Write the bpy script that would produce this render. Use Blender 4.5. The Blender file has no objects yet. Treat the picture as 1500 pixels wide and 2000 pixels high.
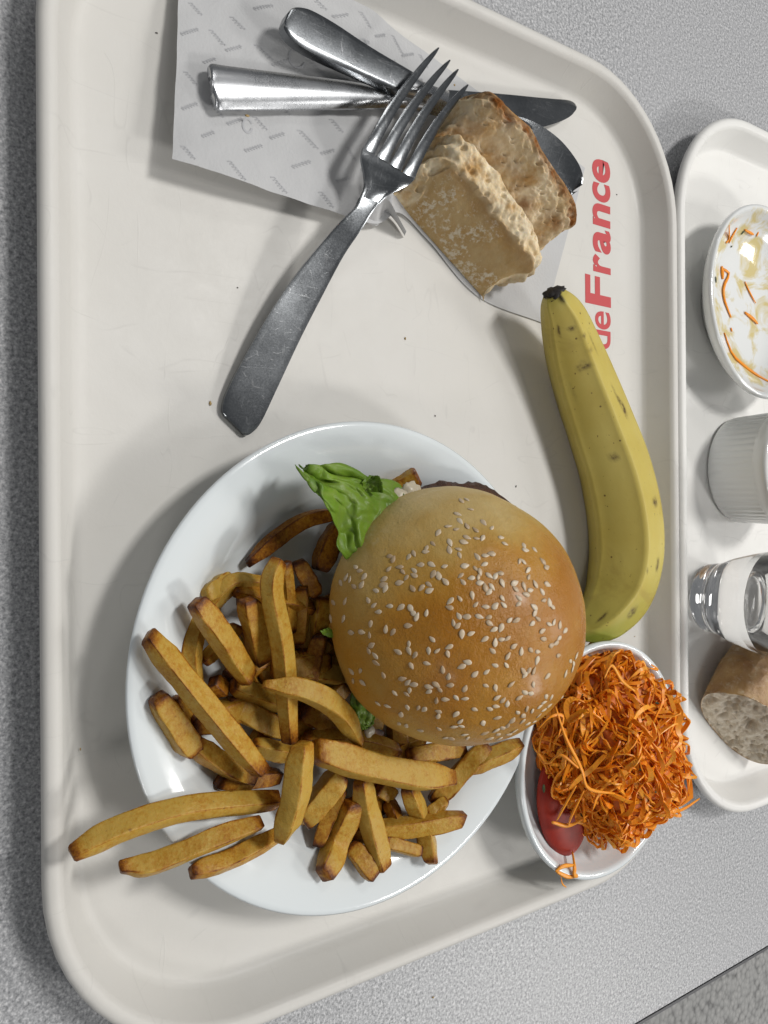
import bpy, math, random
import numpy as np
from mathutils import Vector, Matrix, noise
from mathutils.bvhtree import BVHTree

random.seed(7)
sc = bpy.context.scene
col = sc.collection

# ------------------------------------------------------------------ camera
# metres; +X runs down the photograph, +Y to its right, Z up, table top at z = 0
FPX = 1482.2278
PITCH, ROLL, YAW = 0.589296, 0.009269, 0.002215
CAM = np.array([0.0221127, -0.2271263, 0.3037162])
_f = np.array([0, math.sin(PITCH), -math.cos(PITCH)])
_r = np.array([0, math.cos(PITCH), math.sin(PITCH)])
_d = np.array([1.0, 0, 0])
_r, _d = math.cos(ROLL) * _r + math.sin(ROLL) * _d, -math.sin(ROLL) * _r + math.cos(ROLL) * _d
_Z = np.array([[math.cos(YAW), -math.sin(YAW), 0], [math.sin(YAW), math.cos(YAW), 0], [0, 0, 1]])
RT, DN, FW = _Z @ _r, _Z @ _d, _Z @ _f
cd = bpy.data.cameras.new('camera')
cd.sensor_fit = 'VERTICAL'; cd.sensor_height = 36.0; cd.lens = 36.0 * FPX / 2000.0
cd.clip_start = 0.01; cd.clip_end = 50
cam = bpy.data.objects.new('camera', cd); col.objects.link(cam)
cam.matrix_world = Matrix(((RT[0], -DN[0], -FW[0], CAM[0]), (RT[1], -DN[1], -FW[1], CAM[1]),
                           (RT[2], -DN[2], -FW[2], CAM[2]), (0, 0, 0, 1)))
sc.camera = cam

# ------------------------------------------------------------------ light
w = bpy.data.worlds.new('World'); sc.world = w; w.use_nodes = True
bg = w.node_tree.nodes['Background']
bg.inputs[0].default_value = (0.93, 0.96, 1.0, 1); bg.inputs[1].default_value = 0.16

def lamp(name, loc, size, power, color=(1, 0.98, 0.95), target=(0, 0, 0)):
    l = bpy.data.lights.new(name, 'AREA'); l.shape = 'RECTANGLE'
    l.size, l.size_y = size; l.energy = power; l.color = color
    o = bpy.data.objects.new(name, l); col.objects.link(o); o.location = loc
    o.rotation_euler = (Vector(target) - Vector(loc)).to_track_quat('-Z', 'Y').to_euler()
    return o
lamp('ceiling_and_fill_lamp', (-0.78, 0.90, 2.30), (0.36, 0.55), 38)
lamp('ceiling_and_fill_lamp', (1.9, 1.9, 2.3), (0.6, 0.6), 52, target=(1.9, 1.9, 0))
lamp('ceiling_and_fill_lamp', (-2.6, 0.4, 2.3), (0.6, 0.6), 12, target=(-2.6, 0.4, 0))
lamp('ceiling_and_fill_lamp', (0.3, 3.0, 2.3), (0.6, 1.2), 40, target=(0.3, 3.0, 0))  # unseen lamp added on the far side so the fill is directional
lamp('ceiling_and_fill_lamp', (1.9, -1.6, 2.3), (0.6, 0.6), 16, target=(1.9, -1.6, 0))  # weak unseen fill lamp, added to brighten the +X end of the tray
vs = sc.view_settings
vs.view_transform = 'Standard'; vs.look = 'None'; vs.exposure = 0.0; vs.gamma = 1.0
vs.use_curve_mapping = False
try:
    sc.cycles.use_denoising = True
    sc.cycles.caustics_refractive = True
    sc.cycles.sample_clamp_indirect = 4.0
    sc.cycles.max_bounces = 10; sc.cycles.transmission_bounces = 10
except Exception:
    pass

# ------------------------------------------------------------------ helpers
def at(px, py, z):
    """the point at height z that the photograph shows at (px, py)"""
    d = FW + (px - 750) / FPX * RT + (py - 1000) / FPX * DN
    return CAM + d * ((z - CAM[2]) / d[2])
def ray(px, py):
    d = FW + (px - 750) / FPX * RT + (py - 1000) / FPX * DN
    return d / np.linalg.norm(d)
def mpp(p):
    """metres per photograph pixel at point p"""
    return float((np.asarray(p) - CAM) @ FW) / FPX

def tag(o, label=None, cat=None, group=None, kind=None):
    if label: o['label'] = label
    if cat: o['category'] = cat
    if group: o['group'] = group
    if kind: o['kind'] = kind
    return o
WL = {}
def thing(name, label, cat, loc, group=None):
    o = bpy.data.objects.new(name, None); o.empty_display_size = 0.01
    col.objects.link(o); o.location = tuple(loc)
    WL[o.name] = np.array(loc, float)
    return tag(o, label, cat, group)
def link_mesh(name, me, parent=None):
    o = bpy.data.objects.new(name, me); col.objects.link(o)
    if parent is not None: o.parent = parent
    return o
def obj(name, V, F, mat, parent=None, smooth=True, origin=None, attr=None, sharp=None):
    """verts are world coordinates; parts become relative to their root"""
    V = np.asarray(V, float)
    if parent is not None:
        org = WL[parent.name]
    else:
        org = np.array(origin if origin is not None else [V[:, 0].mean(), V[:, 1].mean(), V[:, 2].min()])
    me = bpy.data.meshes.new(name)
    me.from_pydata((V - org).tolist(), [], [tuple(int(i) for i in f) for f in F])
    if smooth:
        me.polygons.foreach_set('use_smooth', [True] * len(me.polygons))
    if attr:
        for k, a in attr.items():
            at_ = me.attributes.new(k, 'FLOAT', 'POINT')
            at_.data.foreach_set('value', np.asarray(a, np.float32))
    me.materials.append(mat); me.update()
    if sharp is not None:
        me.set_sharp_from_angle(angle=math.radians(sharp))
    o = link_mesh(name, me, parent)
    if parent is None: o.location = tuple(org)
    WL[o.name] = org
    return o
def nz(x, y, z, s=1.0):
    return noise.noise(Vector((x * s, y * s, z * s)))
def fbm(p, s, oct=4):
    v = Vector(p) * s; a, t = 1.0, 0.0
    for _ in range(oct):
        t += a * noise.noise(v); v = v * 2.03; a *= 0.5
    return t
def smooth01(a, b, x):
    t = min(1, max(0, (x - a) / (b - a))); return t * t * (3 - 2 * t)
def grid_faces(n, m, wrap=False, off=0):
    F = []
    for i in range(n - 1):
        for j in range(m if wrap else m - 1):
            k = (j + 1) % m
            F.append((off + i * m + j, off + i * m + k, off + (i + 1) * m + k, off + (i + 1) * m + j))
    return F
def lathe(prof, cx, cy, n=96, rfun=None, cap0=True, cap1=True):
    V = []
    for k, (r, z) in enumerate(prof):
        for j in range(n):
            a = 2 * math.pi * j / n
            rr = r + (rfun(k, a, z) if rfun else 0)
            V.append((cx + rr * math.cos(a), cy + rr * math.sin(a), z))
    F = [tuple(reversed(f)) if False else f for f in grid_faces(len(prof), n, True)]
    if cap0: F.append(tuple(range(n - 1, -1, -1)))
    if cap1: F.append(tuple((len(prof) - 1) * n + j for j in range(n)))
    return V, F
def catmull(P, n):
    P = [np.asarray(p, float) for p in P]
    P = [2 * P[0] - P[1]] + P + [2 * P[-1] - P[-2]]
    seg = len(P) - 3; out = []
    for i in range(n):
        t = i / (n - 1) * seg; k = min(int(t), seg - 1); u = t - k
        a, b, c, d = P[k:k + 4]
        out.append(0.5 * (2 * b + (c - a) * u + (2 * a - 5 * b + 4 * c - d) * u * u + (3 * b - a - 3 * c + d) * u ** 3))
    return np.array(out)
def frames(path, up=(0, 0, 1)):
    T = np.gradient(path, axis=0); T /= np.linalg.norm(T, axis=1)[:, None] + 1e-12
    S = np.cross(T, np.asarray(up, float)); S /= np.linalg.norm(S, axis=1)[:, None] + 1e-12
    return T, S, np.cross(S, T)
def plate_rows(rows, thick, crown=0.0, na=7, sub=6, pow_=2.0, edge=0.62):
    """a slab lofted through rows (ux,uy,dx,dy,z) given as edge points of the photograph at height z"""
    U = catmull([at(r[0], r[1], r[4]) for r in rows], sub * (len(rows) - 1) + 1)
    D = catmull([at(r[2], r[3], r[4]) for r in rows], sub * (len(rows) - 1) + 1)
    n = len(U); top, bot = [], []
    for i in range(n):
        wd = np.linalg.norm(U[i] - D[i])
        for j in range(na):
            s = j / (na - 1); p = U[i] * (1 - s) + D[i] * s
            c = crown * (1 - abs(2 * s - 1) ** pow_) * min(1, wd / 0.006)
            p = p + np.array([0, 0, c])
            e = thick * (edge if j in (0, na - 1) else 1.0)
            top.append(p + [0, 0, e / 2]); bot.append(p - [0, 0, e / 2])
    V = top + bot; o = n * na
    F = [tuple(reversed(f)) for f in grid_faces(n, na)] + grid_faces(n, na, off=o)
    for i in range(n - 1):
        a, b = i * na, (i + 1) * na
        F.append((a, b, o + b, o + a)); F.append((b + na - 1, a + na - 1, o + a + na - 1, o + b + na - 1))
    for j in range(na - 1):
        F.append((j + 1, j, o + j, o + j + 1)); k = (n - 1) * na + j
        F.append((k, k + 1, o + k + 1, o + k))
    return np.array(V), F
def recalc(o):
    import bmesh
    bm = bmesh.new(); bm.from_mesh(o.data); bmesh.ops.recalc_face_normals(bm, faces=bm.faces)
    bm.to_mesh(o.data); bm.free(); return o

# ------------------------------------------------------------------ materials
class Mat:
    def __init__(s, name, color=(0.5, 0.5, 0.5), rough=0.5, **kw):
        s.m = bpy.data.materials.new(name); s.m.use_nodes = True
        s.nt = s.m.node_tree; s.b = s.nt.nodes['Principled BSDF']
        s.b.inputs['Base Color'].default_value = (*color, 1); s.b.inputs['Roughness'].default_value = rough
        for k, v in kw.items(): s.b.inputs[k.replace('_', ' ')].default_value = v
        s.tc = s.nt.nodes.new('ShaderNodeTexCoord').outputs['Object']
    def n(s, t, **inp):
        nd = s.nt.nodes.new(t)
        for k, v in inp.items():
            if hasattr(v, 'is_linked') or hasattr(v, 'links'): s.nt.links.new(v, nd.inputs[k.replace('_', ' ')])
            else: nd.inputs[k.replace('_', ' ')].default_value = v
        return nd
    def noise(s, scale, detail=3, rough=0.55, dist=0.0, vec=None):
        nd = s.n('ShaderNodeTexNoise', Scale=scale, Detail=detail, Roughness=rough, Distortion=dist)
        s.nt.links.new(vec if vec is not None else s.tc, nd.inputs['Vector']); return nd.outputs['Fac']
    def voro(s, scale, feature='F1', vec=None):
        nd = s.nt.nodes.new('ShaderNodeTexVoronoi'); nd.feature = feature; nd.inputs['Scale'].default_value = scale
        s.nt.links.new(vec if vec is not None else s.tc, nd.inputs['Vector']); return nd.outputs['Distance']
    def stretch(s, sx, sy, sz, rot=(0, 0, 0)):
        nd = s.nt.nodes.new('ShaderNodeMapping'); nd.inputs['Scale'].default_value = (sx, sy, sz)
        nd.inputs['Rotation'].default_value = rot
        s.nt.links.new(s.tc, nd.inputs['Vector']); return nd.outputs['Vector']
    def attr(s, name):
        nd = s.nt.nodes.new('ShaderNodeAttribute'); nd.attribute_name = name; return nd.outputs['Fac']
    def ramp(s, fac, stops, interp='LINEAR'):
        nd = s.nt.nodes.new('ShaderNodeValToRGB'); s.nt.links.new(fac, nd.inputs['Fac']); r = nd.color_ramp
        r.interpolation = interp
        while len(r.elements) < len(stops): r.elements.new(0.5)
        for e, (p, c) in zip(r.elements, stops):
            e.position = p; e.color = (*c, 1) if len(c) == 3 else c
        return nd.outputs['Color']
    def mix(s, fac, a, b, mode='MIX'):
        nd = s.nt.nodes.new('ShaderNodeMix'); nd.data_type = 'RGBA'; nd.blend_type = mode
        for v, i in ((fac, 0), (a, 6), (b, 7)):
            if hasattr(v, 'links'): s.nt.links.new(v, nd.inputs[i])
            elif i == 0: nd.inputs[0].default_value = v
            else: nd.inputs[i].default_value = (*v, 1)
        return nd.outputs[2]
    def math(s, op, a, b=0.5, clamp=False):
        nd = s.nt.nodes.new('ShaderNodeMath'); nd.operation = op; nd.use_clamp = clamp
        for v, i in ((a, 0), (b, 1)):
            if hasattr(v, 'links'): s.nt.links.new(v, nd.inputs[i])
            else: nd.inputs[i].default_value = v
        return nd.outputs[0]
    def rng(s, v, a, b, c, d):
        nd = s.nt.nodes.new('ShaderNodeMapRange'); s.nt.links.new(v, nd.inputs[0])
        for i, x in zip((1, 2, 3, 4), (a, b, c, d)): nd.inputs[i].default_value = x
        return nd.outputs[0]
    def col(s, c): s.nt.links.new(c, s.b.inputs['Base Color']); return s
    def rough(s, r): s.nt.links.new(r, s.b.inputs['Roughness']); return s
    def bump(s, h, strength=0.3, dist=0.001):
        nd = s.n('ShaderNodeBump', Strength=strength, Distance=dist); s.nt.links.new(h, nd.inputs['Height'])
        prev = s.b.inputs['Normal'].links
        if prev: s.nt.links.new(prev[0].from_socket, nd.inputs['Normal'])
        s.nt.links.new(nd.outputs['Normal'], s.b.inputs['Normal']); return s

def tray_mat(name, c1, c2, rough):
    m = Mat(name, c1, rough, Specular_IOR_Level=0.2)
    m.col(m.mix(m.rng(m.noise(14, 5, 0.6), 0.35, 0.7, 0, 1), c1, c2))
    fine = m.noise(520, 2)
    scr = m.noise(22, 7, 0.75, 3.0)
    m.rough(m.rng(m.math('ADD', scr, m.math('MULTIPLY', m.noise(150, 5, 0.8, 4.0), 0.6)), 0.55, 1.05, rough - 0.06, rough + 0.12))
    m.bump(fine, 0.10, 0.0004)
    ln = None
    for sx, sy, rot in ((7, 1.2, 0.5), (1.5, 8, 0.2), (5, 1.0, -0.6), (3, 3, 0)):
        n1 = m.noise(5.5, 2, 0.6, 0.4, m.stretch(sx, sy, 1, (0, 0, rot)))
        l = m.rng(m.math('ABSOLUTE', m.math('SUBTRACT', n1, 0.5)), 0.0, 0.006, 1, 0)
        l = m.math('MULTIPLY', l, m.rng(m.noise(18, 2, 0.5, 0, m.stretch(sx, sy, 1, (0.3, 0.7, rot))), 0.52, 0.62, 0, 1))
        ln = l if ln is None else m.math('MAXIMUM', ln, l)
    cin = m.b.inputs['Base Color'].links[0].from_socket
    m.col(m.mix(m.math('MULTIPLY', ln, 0.22), cin, (0.45, 0.44, 0.42)))
    m.bump(ln, 0.12, 0.0003)
    return m.m
M_TRAY = tray_mat('warm_white_melamine', (0.625, 0.612, 0.582), (0.60, 0.585, 0.55), 0.43)
M_TRAY2 = tray_mat('white_melamine', (0.76, 0.755, 0.73), (0.73, 0.72, 0.695), 0.36)
def china(name, c):
    m = Mat(name, c, 0.13, Coat_Weight=0.4, Coat_Roughness=0.06)
    m.bump(m.noise(60, 2), 0.02, 0.001); return m.m
M_PLATE = china('white_glazed_china', (0.70, 0.745, 0.76))
m = Mat('speckled_grey_laminate', rough=0.42)
sp = m.noise(620, 2, 0.6); sp2 = m.noise(1150, 1, 0.5)
m.col(m.mix(m.rng(m.noise(9, 3), 0.3, 0.7, 0, 0.25),
            m.ramp(m.math('ADD', m.math('MULTIPLY', sp, 0.65), m.math('MULTIPLY', sp2, 0.35)),
                   [(0.34, (0.15, 0.155, 0.162)), (0.46, (0.295, 0.30, 0.31)), (0.54, (0.395, 0.40, 0.41)), (0.65, (0.60, 0.60, 0.61))]),
            (0.40, 0.40, 0.415)))
m.bump(sp, 0.35, 0.0006); M_TABLE = m.m
M_EDGE = Mat('dark_table_edging', (0.05, 0.05, 0.055), 0.5).m
m = Mat('grey_woven_fabric', rough=0.85)
wv = m.voro(115); 
m.col(m.mix(m.rng(m.noise(60, 3), 0.3, 0.7, 0, 1), m.ramp(wv, [(0.0, (0.36, 0.355, 0.345)), (0.5, (0.24, 0.24, 0.235)), (0.8, (0.09, 0.09, 0.09))]), (0.27, 0.27, 0.265)))
m.bump(m.math('SUBTRACT', 1.0, wv), 0.8, 0.004); M_FLOOR = m.m
def steel(name, base, r):
    m = Mat(name, base, r, Metallic=1.0)
    ln = None
    for sx, sy, rot in ((9, 1.5, 0.5), (1.5, 10, 0.2), (6, 1.2, -0.7), (4, 4, 0)):
        n1 = m.noise(16, 2, 0.6, 0.5, m.stretch(sx, sy, 1, (0, 0, rot)))
        l = m.rng(m.math('ABSOLUTE', m.math('SUBTRACT', n1, 0.5)), 0.0, 0.010, 1, 0)
        l = m.math('MULTIPLY', l, m.rng(m.noise(70, 2, 0.5, 0, m.stretch(sx, sy, 1, (0.3, 0.7, rot))), 0.54, 0.62, 0, 1))
        ln = l if ln is None else m.math('MAXIMUM', ln, l)
    sp = m.noise(1300, 2); bl = m.noise(40, 4)
    m.rough(m.rng(m.math('ADD', m.math('MULTIPLY', bl, 0.7), m.math('MULTIPLY', sp, 0.3)), 0.35, 0.65, r - 0.04, r + 0.07))
    m.col(m.mix(m.math('MULTIPLY', ln, 0.28), base, (0.70, 0.70, 0.70)))
    m.bump(sp, 0.05, 0.0002); m.bump(ln, 0.04, 0.0002); return m.m
M_STEEL = steel('scratched_stainless_steel', (0.20, 0.21, 0.22), 0.20)
M_STEEL2 = steel('satin_stainless_steel', (0.42, 0.43, 0.445), 0.25)
m = Mat('white_paper_napkin', (0.485, 0.488, 0.493), 0.9, Subsurface_Weight=0.0)
m.bump(m.noise(700, 3), 0.35, 0.0005); m.bump(m.noise(60, 4), 0.2, 0.002); M_NAPKIN = m.m
M_PRINT = Mat('pale_grey_print', (0.43, 0.435, 0.45), 0.9).m
M_RED = Mat('red_print_on_tray', (0.50, 0.055, 0.060), 0.45).m
# bread
m = Mat('bread', rough=0.9, Specular_IOR_Level=0.15, Subsurface_Weight=0.22, Subsurface_Radius=(0.004, 0.0025, 0.0012))
cr = m.attr('crust'); br = m.attr('brown')
crumb = m.mix(m.rng(m.noise(130, 4, 0.65), 0.38, 0.62, 0, 1), (0.76, 0.65, 0.46), (0.62, 0.47, 0.27))
crumb = m.mix(m.rng(m.noise(60, 5, 0.65), 0.52, 0.66, 0, 0.75), crumb, (0.46, 0.25, 0.07))
cst = m.mix(m.rng(m.noise(90, 5, 0.7), 0.35, 0.7, 0, 1), (0.47, 0.345, 0.18), (0.40, 0.25, 0.095))
cst = m.mix(m.rng(m.math('MULTIPLY', m.noise(380, 5, 0.75), m.rng(m.noise(45, 3), 0.35, 0.65, 0.7, 1.15)), 0.52, 0.64, 0, 0.8), cst, (0.66, 0.60, 0.48))
c0 = m.mix(cr, crumb, cst)
m.col(m.mix(m.math('MULTIPLY', br, m.rng(m.noise(160, 4), 0.3, 0.65, 0.35, 1)), c0, (0.20, 0.07, 0.014)))
m.bump(m.noise(420, 5, 0.7), 0.4, 0.0010); M_BREAD = m.m
m = Mat('wholemeal_bread', rough=0.8)
cr = m.attr('crust')
crumb = m.mix(m.rng(m.noise(210, 5, 0.75), 0.42, 0.58, 0, 1), (0.66, 0.59, 0.48), (0.50, 0.42, 0.31))
cst = m.mix(m.rng(m.noise(80, 5, 0.7), 0.35, 0.65, 0, 1), (0.42, 0.26, 0.10), (0.27, 0.13, 0.04))
cst = m.mix(m.rng(m.noise(210, 4, 0.7), 0.55, 0.7, 0, 0.8), cst, (0.52, 0.42, 0.28))
m.col(m.mix(cr, crumb, cst)); m.rough(m.rng(cr, 0, 1, 0.9, 0.33))
m.bump(m.noise(300, 5, 0.7), 0.6, 0.0012); M_BREAD2 = m.m
# banana
m = Mat('banana_peel', rough=0.45, Specular_IOR_Level=0.3, Subsurface_Weight=0.05, Subsurface_Radius=(0.003, 0.002, 0.0005))
y = m.mix(m.rng(m.noise(26, 4), 0.35, 0.65, 0, 1), (0.55, 0.45, 0.115), (0.49, 0.38, 0.08))
y = m.mix(m.attr('green'), y, (0.27, 0.30, 0.04))
y = m.mix(m.rng(m.noise(420, 3, 0.6), 0.69, 0.73, 0, 0.8), y, (0.10, 0.05, 0.012))
y = m.mix(m.rng(m.voro(85), 0.035, 0.06, 0.85, 0), y, (0.09, 0.045, 0.012))
y = m.mix(m.math('MULTIPLY', m.rng(m.noise(24, 5, 0.7, 1.0), 0.60, 0.72, 0, 0.35), 1.0), y, (0.30, 0.20, 0.05))
y = m.mix(m.math('MULTIPLY', m.attr('spot'), m.rng(m.noise(330, 4, 0.7), 0.35, 0.55, 0.2, 1)), y, (0.055, 0.026, 0.012))
m.col(m.mix(m.attr('tip'), y, (0.012, 0.010, 0.009))); m.bump(m.noise(160, 4), 0.15, 0.001); M_BANANA = m.m
# bun
m = Mat('glazed_burger_bun', rough=0.36, Specular_IOR_Level=0.35, Subsurface_Weight=0.05, Subsurface_Radius=(0.004, 0.002, 0.0008), Coat_Weight=0.10, Coat_Roughness=0.18)
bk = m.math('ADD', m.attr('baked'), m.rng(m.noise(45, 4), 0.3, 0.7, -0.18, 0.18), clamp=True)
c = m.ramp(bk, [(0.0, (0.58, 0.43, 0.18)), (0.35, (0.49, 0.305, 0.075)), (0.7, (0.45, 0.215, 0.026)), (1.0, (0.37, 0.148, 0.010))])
m.col(m.mix(m.rng(m.noise(480, 4, 0.7), 0.62, 0.74, 0, 0.35), c, (0.52, 0.39, 0.18)))
fl = m.math('MULTIPLY', m.attr('flour'), m.rng(m.noise(260, 5, 0.8), 0.45, 0.6, 0, 1))
m.col(m.mix(fl, m.b.inputs['Base Color'].links[0].from_socket, (0.66, 0.58, 0.42)))
m.rough(m.rng(m.math('ADD', m.attr('baked'), m.rng(m.noise(170, 4, 0.7), 0.3, 0.7, -0.35, 0.35)), 0.1, 0.8, 0.58, 0.27))
m.bump(m.noise(300, 5, 0.75), 0.65, 0.0009); m.bump(m.noise(110, 3), 0.15, 0.001); M_BUN = m.m
m = Mat('sesame_seed', (0.60, 0.46, 0.30), 0.4, Subsurface_Weight=0.1, Subsurface_Radius=(0.001, 0.0007, 0.0004))
oi = m.nt.nodes.new('ShaderNodeObjectInfo').outputs['Random']
m.col(m.ramp(oi, [(0, (0.46, 0.33, 0.20)), (0.4, (0.56, 0.44, 0.30)), (1, (0.64, 0.54, 0.40))])); M_SEED = m.m
m = Mat('grilled_meat', rough=0.55)
m.col(m.mix(m.rng(m.noise(260, 5, 0.7), 0.35, 0.65, 0, 1), (0.10, 0.035, 0.014), (0.035, 0.012, 0.006)))
m.bump(m.noise(380, 5, 0.7), 0.9, 0.002); M_MEAT = m.m
M_SAUCE = Mat('white_sauce', (0.55, 0.49, 0.37), 0.35, Subsurface_Weight=0.1, Subsurface_Radius=(0.002, 0.002, 0.001)).m
m = Mat('lettuce_leaf', rough=0.42, Specular_IOR_Level=0.3, Subsurface_Weight=0.3, Subsurface_Radius=(0.002, 0.004, 0.0008))
vein = m.voro(62, 'DISTANCE_TO_EDGE')
g = m.mix(m.rng(m.noise(38, 4), 0.35, 0.65, 0, 1), (0.085, 0.175, 0.010), (0.165, 0.270, 0.026))
m.col(m.mix(m.rng(vein, 0.0, 0.06, 0.7, 0), g, (0.17, 0.25, 0.045))); m.bump(m.rng(vein, 0, 0.3, 0, 1), 0.4, 0.0012); M_LETTUCE = m.m
# fries
m = Mat('fried_potato', rough=0.42, Specular_IOR_Level=0.27, Subsurface_Weight=0.16, Subsurface_Radius=(0.004, 0.002, 0.0005))
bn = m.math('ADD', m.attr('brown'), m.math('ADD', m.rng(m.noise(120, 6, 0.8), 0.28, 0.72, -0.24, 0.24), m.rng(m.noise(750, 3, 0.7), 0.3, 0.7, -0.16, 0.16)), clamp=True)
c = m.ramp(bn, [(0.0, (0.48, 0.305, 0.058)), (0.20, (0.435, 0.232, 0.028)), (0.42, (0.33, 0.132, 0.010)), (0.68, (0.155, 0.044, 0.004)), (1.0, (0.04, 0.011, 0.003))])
m.col(m.mix(m.rng(m.noise(300, 3, 0.6), 0.69, 0.74, 0, 0.6), c, (0.16, 0.06, 0.01)))
m.rough(m.rng(m.noise(95, 4, 0.7), 0.3, 0.7, 0.26, 0.55))
m.bump(m.noise(330, 5, 0.7), 0.5, 0.001); m.bump(m.voro(260), 0.25, 0.0008); M_FRY = m.m
# carrot
m = Mat('grated_carrot', rough=0.36, Specular_IOR_Level=0.30, Subsurface_Weight=0.30, Subsurface_Radius=(0.004, 0.0013, 0.0003))
tn = m.attr('tone')
m.col(m.mix(m.rng(m.noise(240, 3), 0.3, 0.7, 0, 0.3), m.ramp(tn, [(0, (0.76, 0.225, 0.008)), (0.5, (0.84, 0.300, 0.015)), (1, (0.88, 0.400, 0.05))]), (0.76, 0.22, 0.008)))
M_CARROT = m.m
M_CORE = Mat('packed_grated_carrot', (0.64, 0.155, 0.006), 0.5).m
M_HERB = Mat('chopped_herb', (0.03, 0.055, 0.015), 0.5).m
m = Mat('tomato_skin', (0.42, 0.022, 0.010), 0.5, Specular_IOR_Level=0.3, Subsurface_Weight=0.1, Subsurface_Radius=(0.004, 0.001, 0.0005))
m.col(m.mix(m.rng(m.noise(60, 3), 0.3, 0.7, 0, 1), (0.34, 0.028, 0.010), (0.22, 0.012, 0.006))); M_TOMATO = m.m
m = Mat('bowl_with_dressing_stains', rough=0.12, Coat_Weight=0.5, Coat_Roughness=0.05)
st = m.math('MULTIPLY', m.attr('stain'), m.rng(m.noise(46, 4, 0.6, 0.8), 0.50, 0.62, 0, 1))
m.col(m.mix(st, (0.74, 0.755, 0.75), (0.62, 0.52, 0.25))); m.bump(m.noise(90, 3), 0.12, 0.001); M_STAIN = m.m
M_CREAM = Mat('cream_dessert', (0.74, 0.72, 0.60), 0.35).m
M_GLASS = Mat('clear_glass', (1, 1, 1), 0.015, Transmission_Weight=1.0, IOR=1.5).m
M_WATER = Mat('water', (1, 1, 1), 0.0, Transmission_Weight=1.0, IOR=1.333).m
M_CRUMB = Mat('bread_crumb', (0.40, 0.28, 0.12), 0.8).m
M_PEPPER = Mat('dark_speck', (0.06, 0.05, 0.04), 0.7).m

# ------------------------------------------------------------------ setting
TX = 0.3385
def slab(name, x0, x1, y0, y1, z0, z1, mat, bev=0.0015):
    V = [(x0, y0, z0), (x1, y0, z0), (x1, y1, z0), (x0, y1, z0), (x0, y0, z1), (x1 - bev, y0, z1), (x1 - bev, y1, z1), (x0, y1, z1), (x1, y0, z1 - bev), (x1, y1, z1 - bev)]
    F = [(3, 2, 1, 0), (4, 5, 6, 7), (5, 8, 9, 6), (8, 1, 2, 9), (0, 1, 8, 5, 4), (2, 3, 7, 6, 9), (3, 0, 4, 7)]
    return obj(name, V, F, mat, smooth=False, origin=(0, 0, 0))
t = slab('table_top', -1.1, TX, -0.62, 1.3, -0.026, 0.0, M_TABLE)
tag(t, kind='structure')
e = slab('table_edging', TX + 0.0004, TX + 0.0026, -0.62, 1.3, -0.027, -0.0008, M_EDGE, 0.0004)
tag(e, kind='structure')
f = obj('floor', [(-3, -3, -0.33), (4, -3, -0.33), (4, 5, -0.33), (-3, 5, -0.33)], [(0, 1, 2, 3)], M_FLOOR, smooth=False, origin=(0, 0, -0.33))
tag(f, kind='structure')

# ------------------------------------------------------------------ trays
TL, TW, RC = 0.46, 0.36, 0.078
def rrect(cx, cy, ins, z, n=14):
    hx, hy, r = TL / 2 - ins, TW / 2 - ins, max(RC - ins, 0.01)
    L = []
    for sx, sy, a0 in ((1, 1, 0), (-1, 1, 90), (-1, -1, 180), (1, -1, 270)):
        for k in range(n + 1):
            a = math.radians(a0 + 90 * k / n)
            L.append((cx + sx * (hx - r) + r * math.cos(a), cy + sy * (hy - r) + r * math.sin(a), z))
    # long straight sides get extra points
    out = []
    for i, p in enumerate(L):
        q = L[(i + 1) % len(L)]; out.append(p)
        if (i + 1) % (n + 1) == 0:
            for k in range(1, 8): out.append(tuple(np.array(p) + (np.array(q) - np.array(p)) * k / 8))
    return out
FLOOR = 0.003
def tray(cx, cy, mat, label):
    prof = [(0.0300, 0.0006), (0.0165, 0.0006), (0.0140, 0.0022), (0.0060, 0.0150), (0.0030, 0.0152), (0.0008, 0.0148), (0.0, 0.0160), (0.0, 0.0176), (0.0008, 0.0192), (0.0024, 0.0200),
            (0.0044, 0.0200), (0.0060, 0.0193), (0.0071, 0.0176), (0.0128, 0.0062), (0.0142, 0.0042), (0.0156, 0.0033), (0.0172, 0.0030), (0.0200, 0.0030)]
    V, n = [], 0
    for ins, z in prof:
        l = rrect(cx, cy, ins, z); n = len(l); V += l
    F = grid_faces(len(prof), n, True)
    F.append(tuple(range(n - 1, -1, -1))); F.append(tuple((len(prof) - 1) * n + j for j in range(n)))
    root = thing('cafeteria_tray', label, 'tray', (cx, cy, 0), 'cafeteria trays side by side on the table')
    k = len(prof) - 7 + 1
    rim_V = V[:11 * n + 0]
    # base: floor and walls; rim: the rolled lip
    cut0, cut1 = 3, 12
    def piece(name, ia, ib, capa=False, capb=False):
        VV = V[ia * n:(ib + 1) * n]; FF = grid_faces(ib - ia + 1, n, True)
        if capa: FF.append(tuple(range(n - 1, -1, -1)))
        if capb: FF.append(tuple((ib - ia) * n + j for j in range(n)))
        return obj(name, VV, FF, mat, root)
    piece('rim', cut0, cut1)
    piece('tray_floor', cut1, len(prof) - 1, capb=True)
    piece('underside', 0, cut0, capa=True)
    return root
tray1 = tray(0, 0, M_TRAY, 'large warm white melamine tray holding the burger plate and the banana')
tray2 = tray(-0.0075, 0.3612, M_TRAY2, 'whiter second tray at the right edge, holding the glass and empty bowl')
TRAY1_LOC = (0, 0, 0)

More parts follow.
